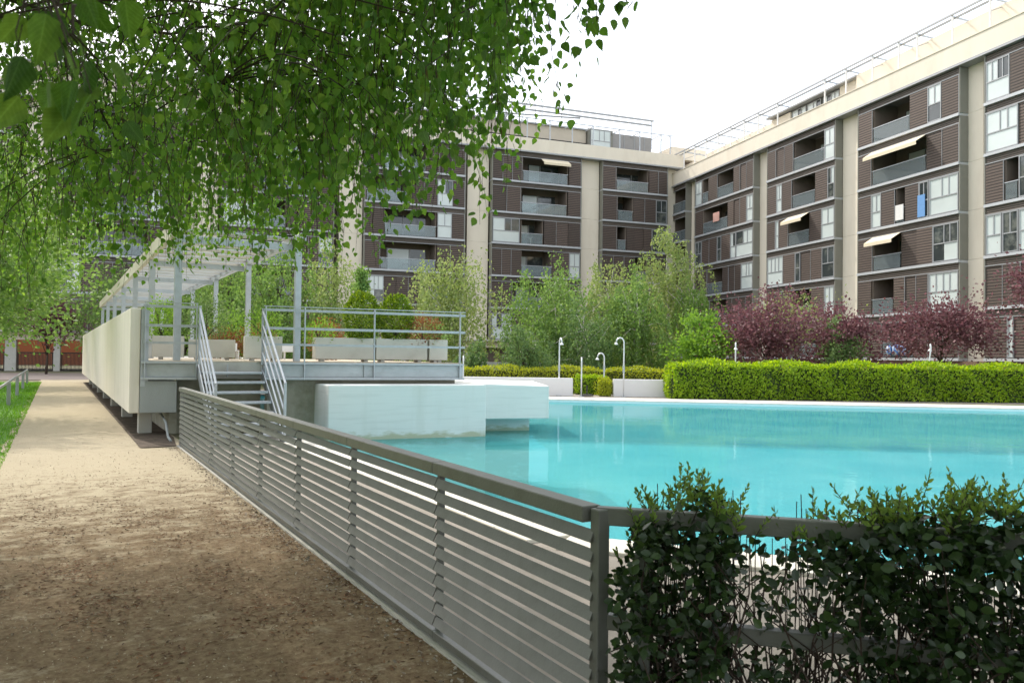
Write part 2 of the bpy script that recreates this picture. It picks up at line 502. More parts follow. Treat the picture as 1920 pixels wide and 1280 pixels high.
# path frame: a along the path away from the viewer, v to the right of it
UX, UY = -0.5, 0.8660254
VX, VY = 0.8660254, 0.5
def uv(a, v, z=0.0):
    return Vector((a * UX + v * VX, a * UY + v * VY, z))
PATH_ROT = math.atan2(VY, VX)        # local x = v, local y = a

# ================================================================== SETTING
POOL = [(0.55, 7.04), (37.75, -7.76), (47.0, 23.2), (-13.85, 32.03)]
def sheet(name, polys, z, m, label, cat):
    mb = MB()
    for p in polys:
        mb.add([(x, y, z) for x, y in p], [tuple(range(len(p)))])
    return struct(mb.build(name, m), label, cat)

M['ground'] = mat('garden_soil', (0.20, 0.17, 0.11), 0.95, 0.25, 0.8, 0.5, 8, c2=(0.10, 0.13, 0.04), fac2=(0.45, 0.6), scale2=0.5)
big = 1500
outer = [(-big, -big), (big, -big), (big, big), (-big, big)]
sheet('ground', [[outer[i], outer[(i + 1) % 4], POOL[(i + 1) % 4], POOL[i]] for i in range(4)], -0.012, M['ground'], 'bare garden soil around the pool and the flats', 'ground')

def path_material():
    m, n, l, b = nt('sandy_path')
    tc = n.new('ShaderNodeTexCoord')
    def noise(sc, det=6, rough=0.6, st=(1, 1, 1)):
        mp = n.new('ShaderNodeMapping'); mp.inputs['Scale'].default_value = st
        l.new(tc.outputs['Object'], mp.inputs[0])
        t = n.new('ShaderNodeTexNoise'); t.inputs['Scale'].default_value = sc
        t.inputs['Detail'].default_value = det; t.inputs['Roughness'].default_value = rough
        l.new(mp.outputs[0], t.inputs['Vector'])
        return t.outputs['Fac']
    def ramp(s, a, bb):
        r = n.new('ShaderNodeValToRGB'); r.color_ramp.elements[0].position = a; r.color_ramp.elements[1].position = bb
        l.new(s, r.inputs[0]); return r.outputs[0]
    def mixc(f, c1, c2):
        x = n.new('ShaderNodeMixRGB')
        l.new(f, x.inputs[0])
        for k, c in ((1, c1), (2, c2)):
            if isinstance(c, tuple): x.inputs[k].default_value = (*c, 1)
            else: l.new(c, x.inputs[k])
        return x.outputs[0]
    base = mixc(noise(1.1), (0.415, 0.355, 0.25), (0.49, 0.43, 0.31))
    base = mixc(ramp(noise(70, 5, .8), 0.42, 0.66), base, (0.33, 0.27, 0.19))
    # catkin dust trodden in below the birch: a real stain, thick near the tree, none far down the path
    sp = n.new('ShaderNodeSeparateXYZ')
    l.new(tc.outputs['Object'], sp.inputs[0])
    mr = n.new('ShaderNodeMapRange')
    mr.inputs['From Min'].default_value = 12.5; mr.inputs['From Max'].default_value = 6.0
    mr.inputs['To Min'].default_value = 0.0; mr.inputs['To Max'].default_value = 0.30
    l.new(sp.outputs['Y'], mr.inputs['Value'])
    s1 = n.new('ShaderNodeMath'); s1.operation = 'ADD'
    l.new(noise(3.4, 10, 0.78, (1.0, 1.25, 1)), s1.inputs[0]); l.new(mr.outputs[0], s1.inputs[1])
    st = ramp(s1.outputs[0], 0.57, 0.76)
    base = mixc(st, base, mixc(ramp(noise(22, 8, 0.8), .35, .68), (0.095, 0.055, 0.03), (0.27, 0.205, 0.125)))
    l.new(base, b.inputs['Base Color'])
    b.inputs['Roughness'].default_value = 0.95
    b.inputs['Specular IOR Level'].default_value = 0.15
    bu = n.new('ShaderNodeBump'); bu.inputs['Strength'].default_value = 0.55; bu.inputs['Distance'].default_value = 0.012
    a2 = n.new('ShaderNodeMath'); a2.operation = 'MULTIPLY_ADD'; a2.inputs[1].default_value = 0.5
    l.new(noise(140, 3), a2.inputs[0]); l.new(noise(9, 6, 0.7), a2.inputs[2])
    l.new(a2.outputs[0], bu.inputs['Height']); l.new(bu.outputs[0], b.inputs['Normal'])
    return m

# path: a long sheet with a gentle unevenness, built in the path frame
nx, ny = 14, 260
vv = np.linspace(-0.72, 1.98, nx); aa = np.concatenate((np.linspace(-8, 16, 180), np.linspace(16.5, 58, ny - 180)))
VVg, AAg = np.meshgrid(vv, aa)
ZZ = 0.006 * np.sin(VVg * 3.1 + AAg * 0.9) * np.sin(AAg * 1.7 + VVg) + 0.004 * np.sin(AAg * 5.3 + VVg * 7.0) + 0.010
ed = np.where((VVg < -0.7), 0.05 * np.sin(AAg * 2.3) + 0.03 * np.sin(AAg * 7.1), 0)
Vp = np.stack([VVg + ed, AAg, ZZ], -1).reshape(-1, 3)
q = np.arange(nx * ny).reshape(ny, nx)
F4 = np.stack([q[:-1, :-1], q[:-1, 1:], q[1:, 1:], q[1:, :-1]], -1).reshape(-1, 4)
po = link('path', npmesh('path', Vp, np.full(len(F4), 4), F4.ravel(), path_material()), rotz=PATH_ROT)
struct(po, 'sandy footpath with brown catkin litter in the birch shade', 'path')

M['lawn'] = mat('lawn_green', (0.085, 0.20, 0.025), 0.9, 0.3, 5, 0.6, 60, c2=(0.13, 0.26, 0.04), fac2=(0.45, 0.65), scale2=1.2)
mb = MB(); mb.add([(-34, -6, 0.0), (-0.68, -6, 0.0), (-0.68, 47.5, 0.0), (-34, 47.5, 0.0)], [(0, 1, 2, 3)])
lo = mb.build('lawn', M['lawn']); lo.rotation_euler = (0, 0, PATH_ROT)
struct(lo, 'mown lawn left of the sandy path', 'lawn')
n = 26000
ga = 8 + 38 * rng.random(n) ** 1.3; gv = -0.62 - 6.5 * rng.random(n) ** 1.5
gp = np.stack([gv, ga, np.full(n, 0.0)], 1)
gd = np.stack([rng.normal(0, .35, n), rng.normal(0, .35, n), np.ones(n)], 1)
go = link('grass', leaves('grass', gp, gd, 0.03 + 0.035 * rng.random(n) + 0.0012 * ga, M['grassblade'], T_BLADE, width=2.2), rotz=PATH_ROT)
tag(go, 'short bright grass blades of the lawn beside the path', 'grass', kind='stuff')

M['paving'] = mat('pool_paving', (0.30, 0.265, 0.23), 0.85, 0.1, 2, 0.2, 60, c2=(0.23, 0.20, 0.165), fac2=(0.5, 0.75), scale2=1.7)
# paving between fence and pool, in the path frame, and the near strip behind the climbing hedge
N1 = Vector((0.55, 7.04))
nd = Vector((0.93, -0.37)).normalized()
p_a = uv(2.4, 1.86); p_b = uv(15.6, 1.86); p_c = uv(15.6, 4.0)
r_b = N1 + nd * 26; hd = Vector((0.965, -0.262))
r_a = Vector((p_a.x, p_a.y)) + hd * 24
sheet('pool_paving', [[(p_a.x, p_a.y), (N1.x, N1.y), (p_c.x, p_c.y), (p_b.x, p_b.y)], [(p_a.x, p_a.y), (r_a.x, r_a.y), (r_b.x, r_b.y), (N1.x, N1.y)]], -0.002, M['paving'], 'pale paving between the fence and the pool edge', 'paving')
# forecourt at the end of the path
q1, q2, q3, q4 = uv(50.5, -30), uv(50.5, 12), uv(64, 12), uv(70, -30)
sheet('forecourt', [[(p.x, p.y) for p in (q1, q2, q3, q4)]], 0.016, mat('pink_paving', (0.36, 0.29, 0.25), 0.9, 0.12, 3), 'pinkish paved forecourt at the far end of the path', 'paving')
# garden paving beyond the pool
g1 = [(-14, 33.6), (-14, 31.9), (1.0, 31.5), (50, 31.2), (50, 34.6)]
sheet('shower_terrace', [[(-14, 35.2), (-14, 31.2), (48, 30.0), (48, 34.6)]], -0.006, M['paving'], 'paved strip with showers beyond the pool', 'paving')

# coping of pale stones round the pool; each stone near enough to see is a part
def coping(name, A, B, width, inward, step, label, z0=-0.14, z1=0.03):
    """stones from A to B; inward = unit vector pointing away from the water"""
    A = Vector(A); B = Vector(B); d = (B - A); L = d.length; d.normalize()
    w = Vector(inward)
    root = empty(name, (A.x, A.y, 0))
    tag(root, label, 'coping', 'pool edging'); root['kind'] = 'structure'
    k = max(1, int(L / step)); s = L / k
    poly = [Vector((0, 0)), d * (s - 0.008), d * (s - 0.008) + w * width, w * width]
    if (poly[1].x * poly[2].y - poly[1].y * poly[2].x) < 0:
        poly = poly[::-1]
    me = MB().prism([(p.x, p.y) for p in poly], z0, z1).mesh('coping_stone', M['tile'], bevel=0.006)
    for i in range(k):
        link('coping_stone', me, root, loc=(d.x * s * i, d.y * s * i, 0.0015 * random.uniform(-1, 1)))
    return root
ul = Vector((UX, UY))
coping('pool_coping', (N1.x, N1.y), tuple(N1 + ul * 9.0), 0.46, (-VX, -VY), 0.6, 'white stone coping of the pool beside the slatted fence')
coping('pool_coping', tuple(N1), tuple(N1 + nd * 20), 0.46, (-nd.y * -1, nd.x * -1), 0.6, 'white stone coping of the near pool edge behind the climbing hedge')
fd = Vector((0.9897, -0.1433)); F1 = Vector((-13.85, 32.03))
coping('pool_coping', tuple(F1 + fd * 8.5), tuple(F1 + fd * 60), 1.75, (0.1433, 0.9897), 1.2, 'wide pale coping along the far pool edge')

# basin and water
def basin():
    mb = MB()
    bot = [(p[0], p[1], -1.5) for p in POOL]; top = [(p[0], p[1], -0.012) for p in POOL]
    mb.add(bot + top, [(0, 1, 2, 3)] + [(4 + i, 4 + (i + 1) % 4, (i + 1) % 4, i) for i in range(4)])
    return mb
M['basin'] = mat('pool_paint', (0.66, 0.84, 0.84), 0.6, 0.05, 0.6, c2=(0.58, 0.78, 0.80), fac2=(0.45, 0.65), scale2=0.35)
struct(basin().build('pool_basin', M['basin']), 'pale turquoise painted basin of the swimming pool', 'pool')
def water_material():
    m, n, l, b = nt('pool_water')
    n.remove(b)
    tc = n.new('ShaderNodeTexCoord')
    def nz(s, d):
        t = n.new('ShaderNodeTexNoise'); t.inputs['Scale'].default_value = s; t.inputs['Detail'].default_value = d
        l.new(tc.outputs['Object'], t.inputs['Vector']); return t.outputs['Fac']
    ad = n.new('ShaderNodeMath'); ad.operation = 'MULTIPLY_ADD'; ad.inputs[1].default_value = 0.22
    l.new(nz(9.0, 3), ad.inputs[0]); l.new(nz(2.2, 3), ad.inputs[2])
    bu = n.new('ShaderNodeBump'); bu.inputs['Strength'].default_value = 0.08; bu.inputs['Distance'].default_value = 0.05
    l.new(ad.outputs[0], bu.inputs['Height'])
    tr = n.new('ShaderNodeBsdfTransparent'); tr.inputs['Color'].default_value = (0.38, 0.75, 0.80, 1)
    # faintly milky water scatters some light back on its own
    df = n.new('ShaderNodeBsdfDiffuse')
    cx = n.new('ShaderNodeMixRGB'); cx.inputs[1].default_value = (0.11, 0.52, 0.57, 1); cx.inputs[2].default_value = (0.20, 0.66, 0.68, 1)
    rp = n.new('ShaderNodeValToRGB'); rp.color_ramp.elements[0].position = 0.35; rp.color_ramp.elements[1].position = 0.65
    l.new(nz(0.55, 6), rp.inputs[0]); l.new(rp.outputs[0], cx.inputs[0]); l.new(cx.outputs[0], df.inputs['Color'])
    body = n.new('ShaderNodeMixShader'); body.inputs[0].default_value = 0.34
    l.new(tr.outputs[0], body.inputs[1]); l.new(df.outputs[0], body.inputs[2])
    gl = n.new('ShaderNodeBsdfGlossy'); gl.inputs['Roughness'].default_value = 0.03
    l.new(bu.outputs[0], gl.inputs['Normal'])
    fr = n.new('ShaderNodeFresnel'); fr.inputs['IOR'].default_value = 1.33
    l.new(bu.outputs[0], fr.inputs['Normal'])
    mx = n.new('ShaderNodeMixShader')
    fs = n.new('ShaderNodeMath'); fs.operation = 'MULTIPLY'; fs.inputs[1].default_value = 0.6
    l.new(fr.outputs[0], fs.inputs[0]); l.new(fs.outputs[0], mx.inputs[0]); l.new(body.outputs[0], mx.inputs[1]); l.new(gl.outputs[0], mx.inputs[2])
    l.new(mx.outputs[0], n['Material Output'].inputs['Surface'])
    return m
mb = MB(); mb.add([(p[0], p[1], -0.085) for p in POOL], [(0, 1, 2, 3)])
struct(mb.build('pool_water', water_material()), 'still turquoise water filling the swimming pool', 'water')

# ================================================================== BUILDINGS
# cells of each bay, top storey first: P lattice panel, W pale window, D dark window, O open loggia, A loggia with awning; metres along the facade
BAY_C = [[('P',-9.44,-8.15),('W',-8.15,-7.02),('P',-7.02,-5.56),('O',-5.56,-2.18),('P',-2.18,-0.81)],[('P',-9.44,-6.94),('A',-6.94,-2.09),('P',-2.09,-0.82)],[('W',-9.45,-7.16),('D',-7.16,-6.34),('P',-6.34,-5.17),('O',-5.17,-4.28),('P',-4.28,-3.06),('W',-3.06,-2.1),('P',-2.1,-0.84)],[('D',-9.45,-7.47),('P',-7.47,-4.86),('A',-4.86,-2.22),('P',-2.22,-0.86)],[('W',-9.46,-7.14),('P',-7.1,-4.21),('O',-4.21,-2.13),('P',-2.13,-0.87)],[('P',-9.47,-5.93),('O',-5.93,-3.11),('P',-3.11,-0.89)]]
BAY_D = [[('P',-15.84,-12.93),('W',-12.93,-11.32)],[('P',-15.84,-13.46),('W',-13.46,-11.32)],[('P',-15.83,-14.77),('D',-14.77,-13.46),('O',-13.46,-12.52),('P',-12.52,-11.32)],[('W',-15.83,-13.46),('D',-13.46,-12.42),('W',-12.42,-11.36)],[('P',-15.83,-11.33)],[('P',-15.83,-13.17),('W',-13.17,-12.76),('P',-12.76,-11.33)]]
BAY_B = [[('W',1.72,2.86),('O',2.86,6.61),('P',6.61,10.15)],[('D',1.7,2.48),('P',2.48,3.89),('O',3.89,6.79),('P',6.79,8.05),('W',8.05,8.85),('P',8.85,10.11)],[('W',1.68,3.18),('P',3.18,4.57),('A',4.57,7.24),('P',7.24,8.45),('W',8.45,8.96),('P',8.96,10.08)],[('D',1.66,3.1),('P',3.1,5.65),('D',5.65,6.32),('P',6.32,7.85),('W',7.85,10.05)],[('W',1.64,2.77),('P',2.77,4.33),('O',4.33,6.98),('P',6.98,10.02)],[('P',1.62,3.67),('O',3.67,5.6),('P',5.6,9.99)]]
BAY_A = [[('P',12.26,15.3),('O',15.3,18.03),('P',18.03,19.67),('O',19.67,20.87),('W',20.87,22.21)],[('W',12.23,13.21),('P',13.21,16.24),('O',16.24,20.72),('P',20.72,22.17)],[('W',12.19,14.87),('D',14.87,15.75),('P',15.75,17.29),('D',17.29,18.04),('P',18.04,20.88),('D',20.88,22.12)],[('W',12.16,13.98),('P',13.98,17.07),('O',17.07,19.83),('P',19.83,22.07)],[('P',12.13,16.48),('O',16.48,19.3),('P',19.3,22.02)],[('P',12.09,21.98)]]
BAY_E = [[('O',24.26,27.23)],[('O',24.21,27.17)],[('O',24.16,27.12)],[('O',24.11,27.07)],[('O',24.06,27.01)],[('O',24.01,26.96)]]
BACK_B = [[('P',10.9,12.11),('A',12.17,17.0),('P',17.06,20.15)],[('P',10.86,12.19),('O',12.25,17.13),('P',17.18,20.05)],[('P',10.83,14.71),('O',14.76,17.09),('W',17.2,19.9)],[('W',10.85,12.0),('P',12.0,13.77),('O',13.77,17.05),('P',17.1,19.97)],[('P',10.75,14.07),('O',14.07,17.94),('P',17.94,19.93)],[('P',10.72,17.9),('W',17.9,19.88)]]
BACK_A = [[('P',1.06,3.08),('O',3.14,6.87),('P',6.93,8.43)],[('D',1.03,2.29),('P',2.29,4.9),('O',4.9,6.72),('P',6.78,8.4)],[('D',1.0,2.76),('P',2.76,5.66),('O',5.66,6.75),('P',6.81,8.36)],[('P',0.97,3.17),('O',3.17,4.71),('P',4.71,8.33)],[('P',0.94,4.06),('O',4.06,6.2),('P',6.2,8.29)],[('P',0.91,8.26)]]
BACK_C = [[('P',22.89,26.46),('O',26.46,30.41),('P',30.41,32.18)],[('P',22.84,23.88),('W',23.88,25.41),('P',25.41,27.91),('O',27.91,31.8)],[('P',22.8,23.94),('W',23.94,25.37),('O',25.42,30.31),('P',30.31,32.08)],[('P',22.76,25.37),('O',25.42,30.65),('P',30.65,32.03)],[('O',22.71,25.78),('P',25.78,30.22),('W',30.22,31.84)],[('P',22.67,31.93)]]

def window(root, x0, x1, z0, z1, y, dark, rnd):
    """grey framed window: transom at mid height, upper row split in panes"""
    f = MB(); t = 0.055
    f.box(x0, x1, y - .05, y + .03, z0, z0 + t); f.box(x0, x1, y - .05, y + .03, z1 - t, z1)
    f.box(x0, x0 + t, y - .05, y + .03, z0 + t, z1 - t); f.box(x1 - t, x1, y - .05, y + .03, z0 + t, z1 - t)
    zt = z0 + (z1 - z0) * (0.46 + 0.03 * rnd.random())
    f.box(x0 + t, x1 - t, y - .045, y + .025, zt - .035, zt + .035)
    w = x1 - x0
    cuts = [] if w < 0.7 else ([0.5] if w < 1.5 else [0.31, 0.56] if rnd.random() < .6 else [0.27, 0.5, 0.76])
    xs = [x0 + t] + [x0 + t + (w - 2 * t) * c for c in cuts] + [x1 - t]
    for c in xs[1:-1]:
        f.box(c - .03, c + .03, y - .04, y + .02, zt + .035, z1 - t)
    o = f.build('window', M['metal'], root)
    low = [xs[0], xs[-1]] if len(xs) < 4 or rnd.random() < .5 else [xs[0], xs[len(xs) // 2], xs[-1]]
    for a, b, zz0, zz1 in [(xs[i], xs[i + 1], zt + .036, z1 - t - .001) for i in range(len(xs) - 1)] + [(low[i], low[i + 1], z0 + t + .001, zt - .036) for i in range(len(low) - 1)]:
        g = 'darkglass' if (dark != (rnd.random() < .16)) else 'blind'
        MB().box(a + .001, b - .001, y - .035, y - .012 - .006 * rnd.random(), zz0, zz1).build('pane', M[g], o)
    return o

def bay(root, cells, Z, rnd, yf=0.62):
    """one projecting bay: floor slabs, header grilles, lattice shutters, windows and loggias"""
    n = len(cells)
    X0 = sum(r[0][1] for r in cells) / n; X1 = sum(r[-1][2] for r in cells) / n
    top = len(Z) - 1
    for k, row in enumerate(cells):
        z0, z1 = Z[top - 1 - k], Z[top - k]
        s = MB().box(X0 - .06, X1 + .06, -1.38, yf + .10, z0 - .17, z0).build('floor_slab', M['slabedge'], root)
        zh = z1 - 0.17
        MB().box(X0, X1, yf - .09, yf - .04, zh - .40, zh - .004).build('header_grille', M['header'], root)
        MB().box(X0 - .02, X1 + .02, yf - .03, yf + .03, zh - .46, zh - .41).build('shutter_track', M['metal'], root)
        zc = zh - .47
        rowc = [[t, a, b] for t, a, b in row]
        rowc[0][1] = X0; rowc[-1][2] = X1
        MB().box(X0 + .001, X1 - .001, -1.37, yf - .12, z1 - .20, z1 - .172).build('soffit', M['ceil'], root)
        for t, a, b in rowc:
            if t == 'P':
                m = max(1, round((b - a) / 1.15)); w = (b - a) / m
                for i in range(m):
                    yo = yf - .03 - (0.05 if (i % 2) else 0.0)
                    MB().box(a + w * i + .012, a + w * (i + 1) - .012, yo, yo + .045, z0 + .03, zc).build('shutter_panel', M['slat'], root)
                    if rnd.random() < .8:
                        MB().box(a + w * i - .014, a + w * i + .010, yf - .02, yf + .035, z0 + .001, zc + .005).build('shutter_stile', M['metal'], root)
            elif t in 'WD':
                window(root, a + .03, b - .03, z0 + .04, zc, yf, t == 'D', rnd)
            else:
                for x in (a, b - .09):
                    MB().box(x, x + .09, -1.37, yf - .10, z0 + .001, z1 - .205).build('partition', M['inner'], root)
                g = MB().box(a + .10, b - .10, yf - .03, yf - .018, z0 + .06, z0 + .98).build('balcony_glass', M['glass'], root)
                MB().box(a + .02, b - .02, yf - .055, yf + .01, z0 + .985, z0 + 1.035).build('handrail', M['steel'], g)
                w = b - a
                c0, c1 = a + .14 + .1 * w * rnd.random(), b - .14 - .25 * w * rnd.random()
                d = MB().box(c0, c1, -1.385, -1.33, z0 + .02, z0 + 2.15).build('balcony_door', M['darkglass'], root)
                if c1 - c0 > 1.2:
                    cm = c0 + (c1 - c0) * rnd.uniform(.3, .6)
                    MB().box(cm - .04, cm + .04, -1.325, -1.30, z0 + .02, z0 + 2.15).build('door_frame', M['metal'], d)
                    if rnd.random() < .5:
                        MB().box(cm + .1, c1 - .1, -1.328, -1.31, z0 + .1, z0 + 2.1).build('curtain', M['blind'], d)
                if rnd.random() < .5 and w > 1.5:
                    x = a + w * rnd.uniform(.2, .6)
                    MB().box(x, x + .55, -.6, -.15, z0 + .68, z0 + .72).box(x + .05, x + .10, -.4, -.35, z0, z0 + .68).box(x + .45, x + .5, -.4, -.35, z0, z0 + .68).build('balcony_table', M['furn'], root)
                if t == 'A':
                    c0, c1 = (a + .05, b - .05) if rnd.random() < .6 else (a + .05, a + w * .6)
                    mb = MB()
                    y0, y1, za, zb = yf + .04, yf + .75, zc + .02, zc - .42
                    mb.add([(c0, y0, za), (c1, y0, za), (c1, y1, zb), (c0, y1, zb), (c0, y0, za - .03), (c1, y0, za - .03), (c1, y1, zb - .03), (c0, y1, zb - .03)],
                           [(0, 3, 2, 1), (4, 5, 6, 7), (0, 1, 5, 4), (1, 2, 6, 5), (2, 3, 7, 6), (3, 0, 4, 7)])
                    aw = mb.build('awning', M['awning'], root)
                    MB().box(c0, c1, y1 - .012, y1 + .012, zb - .24, zb - .032).build('valance', M['awning'], aw)
    # grey end wall of the projecting bay
    for x in (X0 - .10, X1 + .02):
        for k in range(top):
            MB().box(x, x + .08, .012, yf + .02, Z[k] + .004, Z[k + 1] - .175).build('end_panel', M['endpanel'], root)
    return X0, X1

def pillar(root, x0, x1, Z, top, zbase=0.0):
    zs = [zbase] + [z for z in Z if z > zbase + 1] + ([top] if top > Z[-1] + .2 else [])
    for a, b in zip(zs[:-1], zs[1:]):
        MB().box(x0, x1, -1.39, 0.0, a + .006, b - .006).build('pillar', M['cream'], root)

def shift(cells, d):
    return [[(t, a + d, b + d) for t, a, b in r] for r in cells]

# ---- long wing on the right
ZR = [1.85, 4.8, 7.75, 10.7, 13.65, 16.6, 19.55]
wing = empty('apartment_wing', (24.7, 56.5, 0), math.atan2(.96, -.279))
tag(wing, 'sunlit apartment wing with cream pillars and brown lattice bays, right of the pool', 'building', 'apartment blocks round the pool')
rnd = random.Random(5)
for c in (BAY_C, BAY_D, BAY_B, BAY_A, BAY_E, shift(BAY_C, -17.7)):
    bay(wing, c, ZR, rnd)
for p0, p1 in ((-10.61, -9.50), (-.02, 1.55), (11.1, 12.2), (23.46, 24.0), (-17.9, -16.3), (-29, -27.6)):
    pillar(wing, p0, p1, ZR, 19.55)
MB().box(-31, 29.5, -13, -1.4, 0, 20.85).build('wall', M['inner'], wing)
MB().box(-31, 27.4, -1.39, 0.55, 0.0, 1.66).build('plinth', mat('brown_plinth', (0.19, 0.12, 0.08), 0.85, 0.15, 2), wing)
MB().box(-31, 27.6, -.35, .78, 19.55, 20.80).build('parapet', M['cream'], wing)
MB().box(-31, 27.65, -.30, .84, 19.40, 19.545).build('gutter', M['metal'], wing)
MB().box(-31, 27.65, -.32, .83, 20.805, 20.86).build('coping_cap', M['cream'], wing)
# set-back penthouse
MB().box(-31, .9, -9, -.6, 20.86, 22.55).build('penthouse_wall', M['cream'], wing)
MB().box(.92, 3.2, -9, -1.0, 20.86, 22.45).build('penthouse_wall', M['cream'], wing)
MB().box(9.3, 12.0, -9, -1.0, 20.86, 22.35).build('penthouse_wall', M['cream'], wing)
MB().box(3.2, 9.3, -9, -1.3, 20.86, 22.45).build('penthouse_wall', M['endpanel'], wing)
for a, b in ((3.35, 5.25), (5.5, 7.2), (7.35, 9.2)):
    window(wing, a, b, 20.9, 22.35, -1.1, False, rnd)
MB().box(12.15, 24, -9, -1.5, 20.86, 22.4).build('penthouse_wall', M['cream'], wing)
MB().box(.92, 12.1, -9.1, -.55, 22.46, 22.58).build('penthouse_roof', M['metal'], wing)
MB().box(25.2, 27.4, -9, -1.0, 20.86, 22.0).build('stair_head', M['cream'], wing)
for y, z in ((.30, 22.95), (.05, 22.78)):
    MB().bar((-31, y, z), (27.5, y, z), .09, .11).build('roof_beam', M['metal'], wing)
for i, x in enumerate((-28, -25.2, -22.4, -19.6, -16.9, -14.1, -11.3, -8.6, -5.8, -4.2, -1.75, .95, 3.3, 9.25, 12, 14.2, 16.4, 18.6, 20.8, 23, 25.2)):
    MB().bar((x, .25, 20.86), (x, .25, 22.9), .09, .09).build('roof_post', M['white'], wing)
    MB().bar((x, .30, 22.83), (x, -2.6, 22.60), .07, .09).build('roof_bracket', M['steel'], wing)
    if i % 2 == 0:
        MB().bar((x, .25, 22.05), (x, -1.6, 22.80), .04, .04).build('roof_brace', M['metal'], wing)
for x, z, w, c in ((17.6, 14.4, 1.1, 'laundry'),):
    MB().box(x, x + w, .66, .69, z + .1, z + .95).build(c, mat('pink_cloth', (0.62, 0.36, 0.30), 0.9), wing)
MB().box(-5.1, -4.4, .66, .69, 10.9, 11.9).build('towel', mat('white_cloth', (0.75, 0.74, 0.72), 0.9), wing)
MB().box(-6.9, -6.3, .66, .69, 10.8, 12.2).build('towel', mat('blue_cloth', (0.16, 0.33, 0.62), 0.9), wing)
for x, s_ in ((-4.6, .55), (-5.2, .45), (-3.9, .4)):
    MB().tube([(x, .72, 2.0), (x, .72, 2.15 + s_ * .2), (x, .72, 2.1 + s_), (x, .72, 2.2 + s_ * 1.15)], [.1, s_ * .45, s_ * .48, .08], 10).build('bag', mat('blue_bag', (0.10, 0.25, 0.65), 0.5, c2=(0.7, 0.75, 0.8), fac2=(.48, .55), scale2=5), wing, smooth=True)

# ---- block across the end of the garden
ZB = [3.2, 6.3, 9.35, 12.45, 15.42, 18.46, 21.4]
block = empty('apartment_block', (16.5, 82, 0), math.atan2(-.352, -.936))
tag(block, 'shaded apartment block with beige pillars closing the garden behind the birches', 'building', 'apartment blocks round the pool')
rnd = random.Random(9)
for c in (BACK_A, BACK_B, BACK_C, shift(BACK_B, 24.0), shift(BACK_C, 24.1), shift(BACK_B, 48.1), shift(BACK_A, 70)):
    bay(block, c, ZB, rnd)
for p0, p1 in ((-.4, .7), (8.5, 10.4), (20.2, 22.3), (32.15, 34.2), (44.3, 46.4), (56.4, 58.4), (68.5, 70.6), (79, 81)):
    pillar(block, p0, p1, ZB, 21.4, 3.2)
MB().box(-3, 92, -14, -1.4, 3.2, 22.7).build('wall', M['inner'], block)
MB().box(-3, 50.5, -14, -.9, 0, 3.0).build('ground_floor_wall', M['inner'], block)
MB().box(64.5, 92, -14, -.9, 0, 3.0).build('ground_floor_wall', M['inner'], block)
MB().box(-3, 92, -14, .85, 3.02, 3.19).build('canopy_slab', M['paleconc'], block)
MB().box(-3, 92, -.45, .15, 2.45, 3.01).build('ground_beam', M['cream'], block)
for x0, x1 in ((4, 4.5), (10, 10.5), (16, 16.5), (22, 22.5), (28, 28.5), (34, 34.5), (40, 40.5), (46, 46.5), (51.2, 51.7), (55.75, 56.2), (58.75, 59.5), (63.6, 64.1), (70, 70.5), (78, 78.5)):
    MB().box(x0, x1, -.35, .1, 0.02, 2.448).build('column', M['paleconc'], block)
MB().box(-1, 92, -.35, .78, 21.4, 22.65).build('parapet', M['cream'], block)
MB().box(-1, 92, -.30, .84, 21.26, 21.395).build('gutter', M['metal'], block)
M['pent'] = mat('beige_penthouse_render', (0.55, 0.49, 0.40), .85, .08, 2)
MB().box(6.2, 9.0, -8, -1.5, 22.66, 25.05).build('penthouse_wall', M['endpanel'], block)
window(block, 6.5, 8.8, 22.75, 24.95, -1.4, False, rnd)
MB().box(1.6, 6.15, -8, -1.6, 22.66, 24.85).build('penthouse_wall', mat('grey_cladding', (0.30, 0.29, 0.28), .6, .1, 3), block)
for x in (2.4, 3.6, 4.8):
    MB().box(x, x + .05, -1.6, -1.56, 22.7, 24.8).build('cladding_joint', M['metal'], block)
MB().box(9.1, 60, -8, -1.9, 22.66, 24.85).build('penthouse_wall', M['pent'], block)
MB().box(9.1, 60, -8.1, -1.70, 24.86, 25.0).build('penthouse_roof', M['metal'], block)
MB().box(9.1, 60, -2.0, -1.85, 22.67, 23.55).build('dark_band', M['darkmetal'], block)  # dark metal band along the foot of the penthouse wall
for x in (0.4, 1.5, 4.0, 6.3, 9.3, 11.6, 14, 16.4, 18.8, 21.2, 24, 27, 30, 33, 36, 39, 42, 45):
    MB().bar((x, .2, 22.66), (x, .2, 24.75), .09, .09).build('roof_post', M['steel'], block)
    MB().bar((x, .2, 24.70), (x, -1.7, 24.70), .06, .08).build('roof_bracket', M['steel'], block)
MB().bar((0, .2, 24.75), (46, .2, 24.75), .06, .09).build('roof_rail', M['steel'], block)
for y, z in ((-3.0, 27.15), (-3.35, 26.75)):
    MB().bar((0.5, y, z), (46, y, z), .12, .17).build('roof_beam', M['metal'], block)
for x in (0.7, 13.5, 15.6, 17.5, 22, 28, 34, 40):
    MB().bar((x, -3.1, 24.1), (x, -3.1, 27.1), .08, .08).build('roof_mast', M['steel'], block)
MB().bar((9, -3.5, 26.6), (17, -3.5, 26.15), .12, .14).build('roof_beam', M['metal'], block)
MB().bar((17, -3.5, 26.15), (40, -3.5, 26.25), .12, .14).build('roof_beam', M['metal'], block)
MB().box(-4.5, -.3, -6, -.6, 22.66, 23.9).build('stair_head', M['cream'], block)
MB().box(-4.4, -1.05, -8, -1.0, 0, 22.0).build('corner_wall', M['cream'], block)

